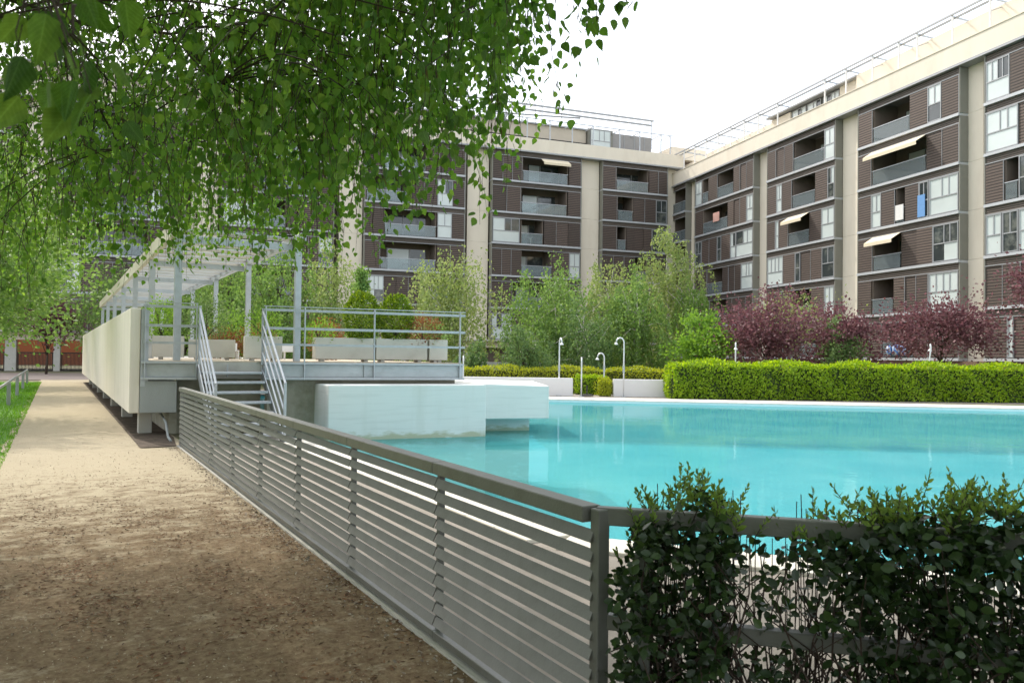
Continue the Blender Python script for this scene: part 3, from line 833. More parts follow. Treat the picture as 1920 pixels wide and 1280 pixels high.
# gates under the block at the end of the path
def gate(x0, x1, label):
    g = empty('passage_gate', (0, 0, 0)); g.matrix_world = Matrix.Translation((16.5, 82, 0)) @ Matrix.Rotation(math.atan2(-.352, -.936), 4, 'Z') @ Matrix.Translation((x0, -.2, 0))
    w = x1 - x0
    MB().box(.02, w - .02, -.03, .03, .06, .12).box(.02, w - .02, -.03, .03, 1.42, 1.50).box(.02, .08, -.03, .03, .12, 1.42).box(w - .08, w - .02, -.03, .03, .12, 1.42).build('gate_frame', M['darkmetal'], g)
    k = int((w - .2) / .09)
    me = MB().box(-.022, .022, -.012, .012, .12, 1.42).mesh('gate_bar', M['darkmetal'])
    for i in range(k):
        link('gate_bar', me, g, loc=(.12 + (w - .24) * i / max(1, k - 1), 0, 0))
    tag(g, label, 'gate', 'gates in the passage under the block')
gate(56.22, 58.73, 'dark barred gate left of the slim column at the path end')
gate(51.75, 55.73, 'dark barred gate right of the slim column at the path end')
gate(59.52, 63.58, 'dark barred gate behind the lawn posts, left of the wide column')
bw = empty('brick_wall', (0, 0, 0)); bw.matrix_world = Matrix.Translation((16.5, 82, 0)) @ Matrix.Rotation(math.atan2(-.352, -.936), 4, 'Z') @ Matrix.Translation((45, -32, 0))
MB().box(0, 34, -.4, 0, 0, 4.2).build('wall_face', M['brick'], bw)
MB().box(-.1, 34.1, -.5, .1, 4.2, 4.4).build('wall_cap', M['paleconc'], bw)
MB().box(8.0, 9.6, .004, .05, 1.4, 3.0).build('white_board', M['white'], bw)
tag(bw, 'orange brick wall seen through the passage under the block', 'wall')

# ================================================================== SLATTED FENCE BESIDE THE PATH
# built in the path frame: local x = v, local y = a
fence = empty('slatted_fence', (0, 0, 0), PATH_ROT)
tag(fence, 'grey steel fence of horizontal slats between sandy path and pool', 'fence')
FV = 1.86; FA = [2.53, 4.01, 5.49, 6.97, 8.45, 9.93, 11.41, 12.89, 14.42]
FH = 1.0
for i, a in enumerate(FA):
    w = .036 if 0 < i < len(FA) - 1 else .056
    MB().box(FV - w / 2 + .012, FV + w / 2 + .012, a - w / 2, a + w / 2, -.02, FH - .055 if i else FH + .006).build('post', M['fence'], fence, bevel=.004)
for i in range(len(FA) - 1):
    a0, a1 = FA[i] + (.002 if i else .04), FA[i + 1] - .002
    MB().box(FV - .045, FV + .045, a0, a1, FH - .052, FH + .012).build('top_rail', M['fence'], fence, bevel=.004)
    MB().box(FV - .03, FV + .03, a0, a1, .045, .085).build('bottom_rail', M['fence'], fence, bevel=.003)
# one slat: a flat steel strip tilted like a louvre; mesh shared, length differs little from bay to bay
for i in range(len(FA) - 1):
    L = FA[i + 1] - FA[i] - .012
    mb = MB(); ct, sn = math.cos(R(24)), math.sin(R(24)); h, t = .026, .003
    prof = [(-sn * h - ct * t, -ct * h + sn * t), (-sn * h + ct * t, -ct * h - sn * t), (sn * h + ct * t, ct * h - sn * t), (sn * h - ct * t, ct * h + sn * t)]
    mb.add([(p[0], 0, p[1]) for p in prof] + [(p[0], L, p[1]) for p in prof], [(0, 1, 2, 3), (7, 6, 5, 4), (0, 4, 5, 1), (1, 5, 6, 2), (2, 6, 7, 3), (3, 7, 4, 0)])
    me = mb.mesh('slat', M['fence'])
    for k in range(11):
        o = link('slat', me, fence, loc=(FV - .018 + random.uniform(-.002, .002), FA[i] + .006, .135 + k * .0765 + random.uniform(-.0015, .0015)))
        o.rotation_euler = (random.uniform(-.0012, .0012), random.uniform(-.02, .02), 0)
# kerb under the fence
MB().box(FV - .05, FV + .05, 2.4, 14.5, -.05, .026).build('fence_kerb', M['paleconc'], fence)

# post and rail fence that carries the climbing hedge
C0 = Vector((0.398, 3.135, 0)); HD = Vector((.965, -.262, 0)).normalized()
rf = empty('hedge_fence', tuple(C0), math.atan2(HD.y, HD.x))
tag(rf, 'grey post and rail fence overgrown by the dark climbing hedge', 'fence')
for i, x in enumerate((.13, 1.7, 3.3, 4.9)):
    MB().box(x - .03, x + .03, -.03, .03, -.02, .94).build('post', M['fence'], rf, bevel=.004)
for z0, z1 in ((.942, 1.0105), (.535, .595), (.125, .185)):
    MB().box(-.055, 5.2, -.026, .026, z0, z1).build('rail', M['fence'], rf, bevel=.004)
# thin upright canes tied to the rails
mb = MB()
for i in range(420):
    x = .18 + 4.8 * random.random()
    if 0.75 < x < 1.05 and random.random() < .7: continue
    y = .05 + .12 * random.random()
    dx, dy = random.gauss(0, .03), random.gauss(0, .03)
    mb.tube([(x, y, 0), (x + dx * .5, y + dy, .5), (x + dx, y, .85 + .25 * random.random())], [.004, .003, .0022], 3, cap=False)
co = mb.build('upright_stems', M['twig'], rf)
co['kind'] = 'stuff'

# ================================================================== RAISED TERRACE, STAIRS, PERGOLA
ter = empty('raised_terrace', (0, 0, 0), PATH_ROT)
tag(ter, 'raised terrace with long beige cast wall along the path', 'terrace')
def fa(v):                       # terrace front edge, a little skewed to the path
    return 16.42 - .15 * (v - 1.2)
# long wall of cast panels
edges = [16.42, 20.6, 24.9, 29.2, 33.5, 37.8, 41.0, 47.0]
for i in range(len(edges) - 1):
    MB().box(1.20, 1.38, edges[i] + .012, edges[i + 1] - .012, .45, 2.43).build('wall_panel', M['wall_panel'], ter, bevel=.012)
MB().box(1.27, 1.36, 16.5, 46.9, .5, 2.38).build('wall_core', M['conc'], ter)
MB().box(1.385, 1.52, 16.40, 16.52, .95, 2.40).build('wall_end_channel', M['steel'], ter)
# concrete box under the deck edge
MB().prism([(1.385, fa(1.385) + .02), (2.02, fa(2.02) + .02), (2.02, 46.5), (1.385, 46.5)], .45, 1.06).build('edge_box', M['conc'], ter, bevel=.01)
# front beam: steel channel
def front_bar(name, v0, v1, z0, z1, d0, d1, m, bev=.004):
    return MB().prism([(v0, fa(v0) - d1), (v1, fa(v1) - d1), (v1, fa(v1) - d0), (v0, fa(v0) - d0)], z0, z1).build(name, m, ter, bevel=bev)
for v0, v1 in ((1.385, 2.36), (2.362, 3.58), (3.582, 7.7)):
    if v0 != 2.362:
        front_bar('beam_web', v0, v1, 1.13, 1.385, -.06, -.02, M['steel'])
        front_bar('beam_flange', v0, v1, 1.08, 1.128, -.06, .05, M['steel'])
        front_bar('beam_flange', v0, v1, 1.387, 1.43, -.06, .05, M['steel'])
for v in (2.9, 5.55):
    front_bar('beam_stiffener', v, v + .02, 1.13, 1.384, -.018, .03, M['steel'])
MB().prism([(1.385, fa(1.385) + .07), (7.72, fa(7.72) + .07), (7.72, 24), (1.385, 24)], 1.10, 1.425).build('deck_slab', M['paleconc'], ter)
MB().box(1.385, 7.0, 24.0, 46.8, 1.10, 1.425).build('deck_slab', M['paleconc'], ter)
# timber deck boards on top
k = 0
bme = {}
for a in np.arange(15.55, 23.9, .145):
    v0 = max(1.40, 1.2 - (a - .05 - 16.42) / .15 + .0) if a < fa(1.385) + .1 else 1.40
    if v0 > 7.5: continue
    MB().box(v0, 7.71, a, a + .138, 1.427, 1.448).build('deck_board', M['deckwood'] if 'deckwood' in M else M.setdefault('deckwood', mat('pale_deck_wood', (0.52, 0.45, 0.34), .8, .2, 4, stretch=(1, 8, 8))), ter)
# retaining wall under the front, right of the stairs
front_bar('under_wall', 3.7, 7.6, -1.4, 1.075, -.42, -.20, M['oliveconc'], 0)
front_bar('under_wall', 2.11, 3.69, -.02, 1.075, -.95, -.75, M['oliveconc'], 0)
MB().box(1.95, 2.10, 16.9, 44, -.02, .448).build('under_wall', M['oliveconc'], ter)
for a in (17.0, 21.4, 25.8, 30.2, 34.6, 39.0, 43.4):
    MB().box(1.42, 1.66, a, a + .26, -.02, .449).build('support_column', M['paleconc'], ter, bevel=.01)
MB().tube([(1.80, 16.9, .42), (1.82, 16.2, .28), (1.80, 15.6, .06), (1.80, 15.2, .03)], .022, 8).build('drain_pipe', M['conc'], ter, smooth=True)

# railings on the terrace front
def railing(v0, v1, posts, label):
    r = empty('terrace_railing', (0, 0, 0), PATH_ROT)
    tag(r, label, 'railing', 'terrace railings')
    off = -.03
    def P(v, z): return (v, fa(v) + off, z)
    for v in posts:
        MB().bar(P(v, 1.08), P(v, 2.54), .055, .018, up=(1, 0, 0)).build('post', M['steel'], r)
    for z, h, t in ((2.548, .018, .018), (2.475, .052, .012), (2.11, .052, .012), (1.785, .045, .012)):
        MB().bar(P(v0, z), P(v1, z), t, h).build('rail', M['steel'], r)
    return r
railing(1.42, 2.36, (1.45, 2.34), 'short steel railing left of the terrace stairs')
railing(3.56, 7.72, (3.60, 4.35, 5.75, 7.60), 'long steel railing right of the terrace stairs')

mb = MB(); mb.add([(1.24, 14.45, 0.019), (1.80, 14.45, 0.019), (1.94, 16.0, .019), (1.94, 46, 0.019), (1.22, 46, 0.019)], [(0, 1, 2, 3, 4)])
so_ = mb.build('painted_shade_strip', mat('painted_shade_strip', (0.085, 0.062, 0.045), .95, .35, 4, .6, 40, c2=(0.2, 0.155, 0.11), fac2=(.5, .7), scale2=3)); so_.rotation_euler = (0, 0, PATH_ROT)  # shade under the terrace edge, painted as a dark ground colour
struct(so_, 'dark ground strip painting in the shade under the terrace edge', 'ground')

# stairs down to the pool paving, parallel to the path
st = empty('steel_stairs', (0, 0, 0), PATH_ROT)
tag(st, 'steel stairs with open risers leading up to the terrace', 'stairs')
SA = 16.15
for i in range(7):
    z = 1.42 - .178 * (i + 1); a = SA - .26 * (i + 1)
    MB().box(2.42, 3.52, a, a + .30, z - .045, z).build('tread', M['steel'], st, bevel=.006)
for v in (2.38, 3.56):
    MB().bar((v, SA + .12, 1.30), (v, SA - 2.05, -.12), .02, .20).build('stringer', M['steel'], st)
    sl = -.178 / .26
    p0 = (v, SA - .02, 2.47); p1 = (v, SA - 1.92, 2.47 + sl * 1.90 - .10)
    for k, dz in enumerate((0, -.27, -.54, -.81)):
        MB().tube([(v, p0[1], p0[2] + dz), (v, p1[1], p1[2] + dz)], .022 if k == 0 else .017, 8).build('handrail' if k == 0 else 'rail', M['steel'], st)
    for a, zt in ((SA - .05, 2.50), (SA - 1.90, 1.08)):
        MB().box(v - .022, v + .022, a - .022, a + .022, zt - 1.12, zt).build('post', M['steel'], st)

# pergola
pg = empty('pergola', (0, 0, 0), PATH_ROT)
tag(pg, 'steel pergola with pale slats standing on the terrace', 'pergola')
for a in (16.45, 21.3, 26.1, 30.9, 35.7, 40.5, 45.3):
    MB().box(1.96, 2.09, a, a + .12, 1.45, 3.88).build('post', M['steel'], pg)
    MB().box(4.22, 4.34, a - .25, a - .13, 1.45, 3.88).build('post', M['steel'], pg)
    MB().box(2.095, 4.215, a + .02, a + .10, 3.74, 3.87).build('cross_beam', M['steel'], pg)
MB().box(1.92, 2.02, 16.2, 46.5, 3.885, 4.20).build('edge_beam', M['palebeam'], pg, bevel=.01)
MB().box(4.24, 4.36, 15.95, 46.5, 3.885, 4.05).build('edge_beam', M['steel'], pg, bevel=.01)
mb = MB()
prof = [(-.15, .0), (-.155, .03), (.15, -.03), (.155, .0)][::-1]
mb.add([(0, p[0], p[1]) for p in prof] + [(2.2, p[0], p[1]) for p in prof], [(3, 2, 1, 0), (4, 5, 6, 7), (0, 1, 5, 4), (1, 2, 6, 5), (2, 3, 7, 6), (3, 0, 4, 7)])
me = mb.mesh('slat', mat('pale_aluminium', (0.62, 0.63, 0.66), .5, .08, 3))
for i in range(33):
    link('slat', me, pg, loc=(2.03, 16.6 + .92 * i, 3.99))

# white diving blocks in the pool
bl = MB()
P1 = Vector((-.53, 16.72)); w_ = Vector((.923, .386)); bk = Vector((-.5, .866))
q = [P1 - w_ * 3.3, P1, P1 + bk * 2.6, P1 - w_ * 3.3 + bk * 2.6]
bl.prism([(p.x, p.y) for p in q], -1.49, [1.0, 1.0, 1.0, 1.0])
o = bl.build('pool_block', M['poolwhite'], bevel=.015)
tag(o, 'large white painted concrete block standing in the pool by the terrace', 'pool block', 'white pool blocks')
bl = MB()
q = [(-.60, 17.02), (.83, 17.40), (.55, 20.2), (-1.6, 19.6)]
bl.prism(q, .25, [1.01, .965, .985, 1.03])
o = bl.build('diving_platform', M['poolwhite'], bevel=.015)
tag(o, 'smaller white slab overhanging the pool right of the large block', 'pool block', 'white pool blocks')
o = MB().prism([(-.75, 17.9), (.42, 18.2), (.2, 19.9), (-1.3, 19.4)], -1.49, .249).build('platform_pier', M['poolwhite'], None)
o.parent = None
tag(o, 'white pier under the overhanging diving slab', 'pier')

# planters on the terrace
def planter(p0, d, L, h, label, depth=.5):
    d = Vector(d).normalized(); n2 = Vector((-d.y, d.x))
    r = empty('planter', (p0[0], p0[1], 1.45), math.atan2(d.y, d.x))
    t = .05
    MB().box(0, L, 0, t, .05, h).box(0, L, depth - t, depth, .05, h).box(0, t, t, depth - t, .05, h).box(L - t, L, t, depth - t, .05, h).box(t, L - t, t, depth - t, .05, .09).build('trough', M['planter'], r, bevel=.008)
    for x in (.12, L - .2):
        MB().box(x, x + .08, .06, depth - .06, 0, .048).build('foot', M['white'], r)
    MB().box(t + .002, L - t - .002, t + .002, depth - t - .002, .1, h - .05).build('soil', M['soil'], r)
    return tag(r, label, 'planter', 'concrete planters on the terrace')
wd = (.93, .366)
def on_row(s):                    # along the row behind the long railing, s from its right end
    return (-1.36 - .93 * (s + .1), 17.86 - .366 * (s + .1))
planter(on_row(.42), wd, .42, .51, 'short concrete planter at the right end of the terrace row')
planter(on_row(1.62), wd, 1.15, .51, 'concrete planter under the right clipped ball shrub')
planter(on_row(2.92), wd, 1.25, .51, 'concrete planter under the left clipped ball shrub')
planter(on_row(4.35), wd, .75, .51, 'concrete planter just right of the stair handrail')
pp = uv(18.2, 1.75); planter((pp.x, pp.y), wd, .62, .50, 'left of two concrete planters behind the short railing')
pp = uv(18.1, 2.45); planter((pp.x, pp.y), wd, .95, .44, 'right of two concrete planters behind the short railing')
for i, (a, v) in enumerate(((21.4, 3.5), (21.6, 3.95), (21.6, 4.55), (21.5, 5.0), (21.4, 5.45))):
    p = uv(a, v, 1.449)
    r = empty('garden_chair', tuple(p), PATH_ROT + random.uniform(-.2, .2))
    MB().box(-.2, .2, -.2, .2, .20, .23).build('seat', M['furn'], r)
    MB().box(-.2, .2, .17, .2, .231, .42).build('backrest', M['furn'], r)
    for sx in (-1, 1):
        for sy in (-1, 1):
            MB().box(sx * .18 - .02, sx * .18 + .02, sy * .16 - .02, sy * .16 + .02, 0, .199).build('leg', M['furn'], r)
    tag(r, ('leftmost of five', 'second from left of five', 'middle of five', 'fourth from left of five', 'rightmost of five')[i] + ' low white chairs on the terrace behind the stairs', 'chair', 'white chairs on the terrace')

# ================================================================== BEYOND THE POOL
def low_wall(x0, x1, y, h, t, label, m='white', skew=-.06):
    r = MB().prism([(x0, y), (x1, y + skew * (x1 - x0)), (x1, y + skew * (x1 - x0) + t), (x0, y + t)], -.01, h).build('low_wall', M[m], bevel=.012)
    return tag(r, label, 'wall', 'low walls behind the pool')
low_wall(-6.0, 2.55, 33.3, .74, .3, 'long white shower wall behind the overhanging pool slab')
low_wall(4.25, 6.55, 32.9, .72, .3, 'short white shower wall at the left end of the tall hedge')
low_wall(-4.0, 4.6, 43.0, 1.30, .25, 'grey garden wall behind the yellow hedge', 'paleconc')

def shower(x, y, h, hook, label, r=.03, lean=(0, 0), base=True):
    o = empty('shower_pole', (x, y, 0))
    lx, ly = lean
    pts = [(0, 0, 0), (lx * .5, ly * .5, h * .5), (lx, ly, h - .22)]
    if hook:
        sx, sy = hook
        for k in range(1, 7):
            t = math.pi * k / 6
            pts.append((lx + sx * .16 * (1 - math.cos(t)), ly + sy * .16 * (1 - math.cos(t)), h - .22 + .2 * math.sin(t)))
    else:
        pts.append((lx, ly, h))
    MB().tube(pts, r, 8).build('pipe', M['white_steel'], o, smooth=True)
    if hook:
        e = pts[-1]
        MB().tube([e, (e[0], e[1], e[2] - .05), (e[0], e[1], e[2] - .09)], [.03, .075, .075], 10).build('shower_head', M['white_steel'], o)
        MB().tube([(0, 0, 1.0), (0, 0, 1.28)], .05, 10).build('valve', M['steel'], o)
    if base:
        MB().tube([(0, 0, -.01), (0, 0, .03)], .14, 14).build('base_plate', M['steel'], o)
    return tag(o, label, 'shower', 'poolside shower poles')
M['white_steel'] = mat('bright_steel', (0.74, 0.75, 0.76), .3, .06, 5, metal=.3)
shower(1.98, 32.9, 2.42, (.25, -.9), 'shower seen edge on in front of the long white wall')
shower(4.62, 32.55, 2.46, (-1, 0), 'tall hooked shower in front of the short white wall')
shower(3.90, 33.3, 1.82, (-.9, 0), 'small hooked shower between the two white walls')
shower(2.86, 32.3, 1.62, None, 'plain white pole beside the dark parasol base', .03)
shower(-2.02, 33.0, 1.62, None, 'plain white pole right behind the terrace corner', .03)
shower(9.35, 33.0, 2.32, (.3, .9), 'shower rising behind the left half of the tall hedge')
shower(17.35, 33.2, 2.36, (.2, .6), 'leaning shower before the right plum tree', .03, (.27, 0))
pb = empty('parasol_base', (3.10, 32.45, .03))
MB().tube([(0, 0, 0), (0, 0, .05), (0, 0, .07)], [.27, .27, .2], 20).build('disc', M['darkmetal'], pb)
MB().tube([(0, 0, .07), (0, 0, .42)], .03, 8).build('stem', M['darkmetal'], pb)
tag(pb, 'dark round parasol base on the far coping', 'parasol base')

def hedge(name, label, A, B, wid, h, n, size, m, core=(0.03, 0.05, 0.012), group='clipped hedges beyond the pool', wob=.06):
    A = Vector(A); B = Vector(B); d = B - A; L = d.length
    o = empty(name, (A.x, A.y, 0), math.atan2(d.y, d.x))
    MB().box(.12, L - .12, .12, wid - .12, 0, h - .14).build('inner_twigs', mat(name + '_twigs', core, .95, .4, 8), o)
    per = np.array([h, wid, h, wid * h / L * 2])
    u = rng.random(n)
    side = rng.choice(4, n, p=np.array([.50, .34, .10, .06]))
    x = rng.random(n) * L; t = rng.random(n)
    y = np.zeros(n); z = np.zeros(n); N = np.zeros((n, 3))
    f = side == 0; z[f] = t[f] * h; y[f] = 0; N[f] = (0, -1, .25)
    f = side == 1; y[f] = t[f] * wid; z[f] = h; N[f] = (0, -.1, 1)
    f = side == 2; z[f] = t[f] * h; y[f] = wid; N[f] = (0, 1, .2)
    f = side == 3; z[f] = t[f] * h; y[f] = rng.random(f.sum()) * wid; e = rng.random(f.sum()) < .5
    x[f] = np.where(e, 0, L); N[f] = np.stack([np.where(e, -1, 1), np.zeros(f.sum()), np.full(f.sum(), .2)], 1)
    P = np.stack([x, y, z], 1)
    # rounded shoulders and a wobbling surface
    c = np.stack([np.clip(x, .25, L - .25), np.clip(y, .25, wid - .25), np.minimum(z, h - .25)], 1)
    dv = P - c; dl = np.linalg.norm(dv, axis=1, keepdims=True)
    P = np.where(dl > .25, c + dv / np.maximum(dl, 1e-6) * .25, P)
    amp = wob * (np.sin(x * 2.1 + z * 3) + np.sin(x * 5.3 + y * 4 + z * 2.2) * .6)
    P = P + norm(N) * (amp[:, None] + rng.normal(0, .035, n)[:, None] - .02)
    P[:, 2] = np.maximum(P[:, 2], .02)
    D = norm(N) * .45 + rng.normal(0, .6, (n, 3)) + np.array([0, 0, .35])
    fo = link('foliage', leaves('foliage', P, D, size * (0.7 + .6 * rng.random(n)), m, T_LEAF4, N=norm(N) + rng.normal(0, .38, (n, 3))), o)
    fo['kind'] = 'stuff'
    return tag(o, label, 'hedge', group)
hedge('tall_hedge', 'tall bright green clipped hedge along the far pool edge', (6.4, 31.55), (24.5, 31.75), 1.35, 1.42, 26000, .115, M['hedgeleaf'], wob=.085)
hedge('low_hedge', 'low yellow green hedge behind the long white shower wall', (-5.5, 35.6), (8.0, 35.2), .9, 1.12, 12000, .085, M['yellowleaf'], (.05, .06, .01))
hedge('end_hedge', 'small yellow green bush at the left end of the short white wall', (3.55, 33.0), (4.22, 32.95), .6, .72, 1600, .075, M['yellowleaf'], (.05, .06, .01))
hedge('back_hedge', 'dark hedge in the gap between the two white walls', (2.7, 34.3), (4.2, 34.2), .5, .85, 2000, .08, M['hedgeleaf'])

def tree(name, label, x, y, H, zc, rx, rz, nc, per, leaf, m, bark, kind='round', group='garden trees', cat='tree', seed=0, tr=.09, lean=(0, 0), ry=None, spread=.30, z0=0.0):
    """trunk with limbs that reach into the clumps of an uneven crown"""
    r = np.random.default_rng(seed + 100)
    ry = ry or rx
    o = empty(name, (x, y, z0))
    dirs = norm(r.normal(size=(nc, 3)))
    rad = r.random(nc) ** .42
    C = dirs * rad[:, None] * np.array([rx, ry, rz])
    if kind == 'cone':
        t = r.random(nc) ** 1.3
        ang = r.random(nc) * 6.28
        C = np.stack([np.cos(ang) * rx * (1 - t) * .85, np.sin(ang) * ry * (1 - t) * .85, (t * 2 - 1) * rz], 1)
    elif kind == 'weep':
        tz = (C[:, 2] / rz + 1) / 2
        nar = 1.15 * np.where(tz > .6, 1 - (tz - .6) * 1.2, 1.0) * r.uniform(.75, 1.25, nc)
        C[:, 0] *= nar; C[:, 1] *= nar
    C += r.normal(0, .10 * rx, (nc, 3))
    C += np.array([lean[0], lean[1], zc])
    sz = np.exp(r.normal(0, .35, nc)) * spread * rx
    per = int(per * 1.1)
    k = r.choice(nc, nc * per, p=sz ** 1.5 / (sz ** 1.5).sum())
    n = len(k)
    if kind == 'weep':
        ln = r.random(n) ** .8
        strand = r.integers(0, 7, n)
        so = np.random.default_rng(seed + 5).normal(0, 1, (nc, 7, 2))
        off = so[k, strand] * sz[k, None] * .75
        P = C[k] + np.concatenate([off * (.4 + .6 * ln[:, None]), (-ln * sz[k] * 2.6)[:, None]], 1) + r.normal(0, .06, (n, 3)) + np.array([0, 0, .5]) * sz[k, None]
        D = np.stack([r.normal(0, .5, n), r.normal(0, .5, n), -np.ones(n) + r.normal(0, .4, n)], 1)
    else:
        P = C[k] + r.normal(0, 1, (n, 3)) * sz[k, None] * np.array([.62, .62, .45])
        D = norm(P - np.array([lean[0], lean[1], zc - rz * .4])) + r.normal(0, .7, (n, 3))
    P[:, 2] = np.maximum(P[:, 2], .05)
    fo = link('crown', leaves('crown', P, D, leaf * (.9 if kind == 'weep' else 1.0) * (.6 + .7 * r.random(n)), m, T_DIAMOND, N=r.normal(size=(n, 3)) + np.array([0, -.3, .8])), o)
    fo['kind'] = 'stuff'
    top = np.array([lean[0], lean[1], zc + rz * .55])
    pts = [(0, 0, -.05)]
    for t in (.15, .3, .5, .7, .85, 1):
        p = top * t + np.array([r.normal(0, .03 * rx), r.normal(0, .03 * rx), 0]) * (1 if t < 1 else 0)
        pts.append(tuple(p))
    rr = [tr, tr * .9, tr * .8, tr * .65, tr * .45, tr * .3, tr * .12]
    mb = MB(); mb.tube(pts, rr, 7)
    for i in r.choice(nc, min(nc, 26), replace=False):
        t = r.uniform(.25, .8)
        j = t * (len(pts) - 1); a = np.array(pts[int(j)]) * (1 - j % 1) + np.array(pts[min(int(j) + 1, len(pts) - 1)]) * (j % 1)
        c = C[i]
        mid = (a + c) / 2 + np.array([0, 0, .12 * rx])
        mb.tube([a, mid, c], [tr * .35, tr * .2, tr * .06], 4)
    mb.build('trunk', bark, o, smooth=True)
    return tag(o, label, cat, group)

B_ = M['bark']; DB = M['darkbark']
def at(px, d): return (px - 960) / 1480.0 * d
G1 = 'birches behind the pool'; G2 = 'purple plum trees'; G3 = 'trees behind the terrace'
tree('birch_tree', 'broad pale weeping birch right behind the terrace railing corner', at(850, 44), 44, 8, 4.4, 2.7, 3.2, 105, 110, .17, M['birchfar'], B_, 'weep', G1, seed=1)
tree('birch_tree', 'rounded mid green birch in front of the block pillar', at(1040, 42), 42, 8, 4.0, 2.5, 3.0, 105, 110, .16, M['birchmid'], B_, 'weep', G1, seed=2)
tree('weeping_shrub', 'low dark weeping shrub at the end of the long white wall', at(978, 37), 37, 3.6, 1.75, 1.05, 1.6, 45, 110, .13, M['darkleaf'], DB, 'weep', G1, seed=3, tr=.05)
tree('weeping_shrub', 'small dark weeping shrub just right of the terrace corner', at(893, 37.5), 37.5, 3, 1.3, .72, 1.3, 30, 110, .13, M['darkleaf'], DB, 'weep', G1, seed=33, tr=.05)
tree('birch_tree', 'slim pale birch between the two block pillars', at(1140, 44), 44, 8, 4.2, 2.3, 3.1, 85, 105, .16, M['birchfar'], B_, 'weep', G1, seed=4)
tree('birch_tree', 'mid green birch left of the tallest birch', at(1195, 41), 41, 7, 3.5, 2.0, 2.8, 80, 105, .16, M['birchmid'], B_, 'weep', G1, seed=5)
tree('birch_tree', 'tallest slender birch with white trunk at the inner corner of the flats', at(1250, 46), 46, 10.4, 5.6, 1.75, 4.4, 90, 105, .16, M['birchfar'], B_, 'weep', G1, seed=6)
tree('birch_tree', 'small dark birch low between the middle birches', at(1095, 39), 39, 5, 2.6, 1.5, 2.1, 50, 105, .15, M['darkleaf'], B_, 'weep', G1, seed=7)
tree('birch_tree', 'wispy birch between the tallest birch and the bright shrub', at(1300, 44), 44, 6.4, 3.5, 1.4, 2.7, 50, 95, .16, M['birchmid'], B_, 'weep', G1, seed=8)
tree('green_shrub', 'bright green shrub at the left end of the purple trees', at(1318, 37), 37, 4, 1.95, 1.25, 1.75, 55, 100, .15, M['limeleaf'], DB, 'round', G1, seed=9, tr=.05)
tree('plum_tree', 'widest purple plum tree, leftmost behind the tall hedge', at(1440, 37), 37, 5, 2.75, 2.25, 1.75, 55, 125, .15, M['plumleaf'], DB, 'round', G2, seed=10, tr=.08)
tree('plum_tree', 'middle purple plum tree behind the tall hedge', at(1578, 37.5), 37.5, 5, 2.6, 1.65, 1.7, 45, 115, .15, M['plumleaf'], DB, 'round', G2, seed=11, tr=.08)
tree('plum_tree', 'right purple plum tree with clear stems before the wide pillar', at(1765, 37), 37, 5, 3.05, 2.25, 1.10, 54, 120, .15, M['plumleaf'], DB, 'round', G2, seed=12, tr=.09)
tree('plum_tree', 'purple plum tree cut off by the right picture edge', at(1968, 34), 34, 6, 4.75, 1.5, 1.15, 36, 105, .15, M['plumleaf'], DB, 'round', G2, seed=13, tr=.09)
tree('yellow_tree', 'sparse yellow green tree behind the plum trees', at(1490, 46), 46, 5.6, 4.0, 1.9, 1.3, 32, 85, .15, M['birchfar'], DB, 'round', 'garden trees', seed=14, tr=.06)
tree('green_shrub', 'dull green shrub between the left and middle plum trees', at(1575, 36.2), 36.2, 3.4, 2.2, .9, 1.3, 24, 85, .13, M['darkleaf'], DB, 'round', 'garden trees', seed=44, tr=.05)
# behind the terrace
tree('birch_tree', 'pale feathery birch behind the long railing', at(618, 41), 41, 8, 4.5, 2.0, 3.2, 75, 100, .16, M['birchfar'], B_, 'weep', G3, seed=20)
tree('green_tree', 'dense green tree behind the pergola posts', at(520, 40), 40, 8, 4.2, 2.6, 3.3, 95, 105, .17, M['birchmid'], DB, 'weep', G3, seed=21)
tree('green_tree', 'green tree behind the stair opening', at(430, 42), 42, 8, 4.4, 2.6, 3.4, 95, 105, .17, M['birchmid'], DB, 'weep', G3, seed=22)
tree('green_tree', 'green tree behind the short railing', at(345, 43), 43, 7, 4.0, 2.3, 3.2, 80, 105, .17, M['birchmid'], DB, 'weep', G3, seed=23)
tree('green_tree', 'pale green tree above the far end of the long terrace wall', at(232, 53), 53, 8, 4.6, 2.7, 3.4, 85, 105, .19, M['birchmid'], DB, 'weep', G3, seed=24)
tree('plum_tree', 'purple tree beyond the lawn near the passage', at(88, 54), 54, 6, 4.0, 1.9, 1.7, 50, 100, .18, M['plumleaf'], DB, 'round', G2, seed=25)
tree('conifer', 'pointed green conifer behind the left ball shrub', at(676, 30), 30, 4.8, 3.1, .52, 1.75, 60, 70, .10, M['birchmid'], DB, 'cone', G3, seed=26, tr=.05, spread=.35)
tree('green_tree', 'bright leafy tree on the lawn at the left picture edge', -13.4, 18.4, 8, 4.3, 2.6, 2.5, 130, 150, .12, M['birchmid'], DB, 'round', 'lawn trees', seed=27, tr=.12)
tree('green_tree', 'leafy tree on the lawn halfway to the passage', -19.25, 28.1, 8, 4.9, 2.9, 2.3, 90, 110, .16, M['birchmid'], DB, 'round', 'lawn trees', seed=28, tr=.12)
tree('green_tree', 'leafy lawn tree nearest the passage', -23.9, 35.8, 8, 5.0, 2.8, 2.3, 90, 100, .18, M['birchmid'], DB, 'round', 'lawn trees', seed=29, tr=.12)

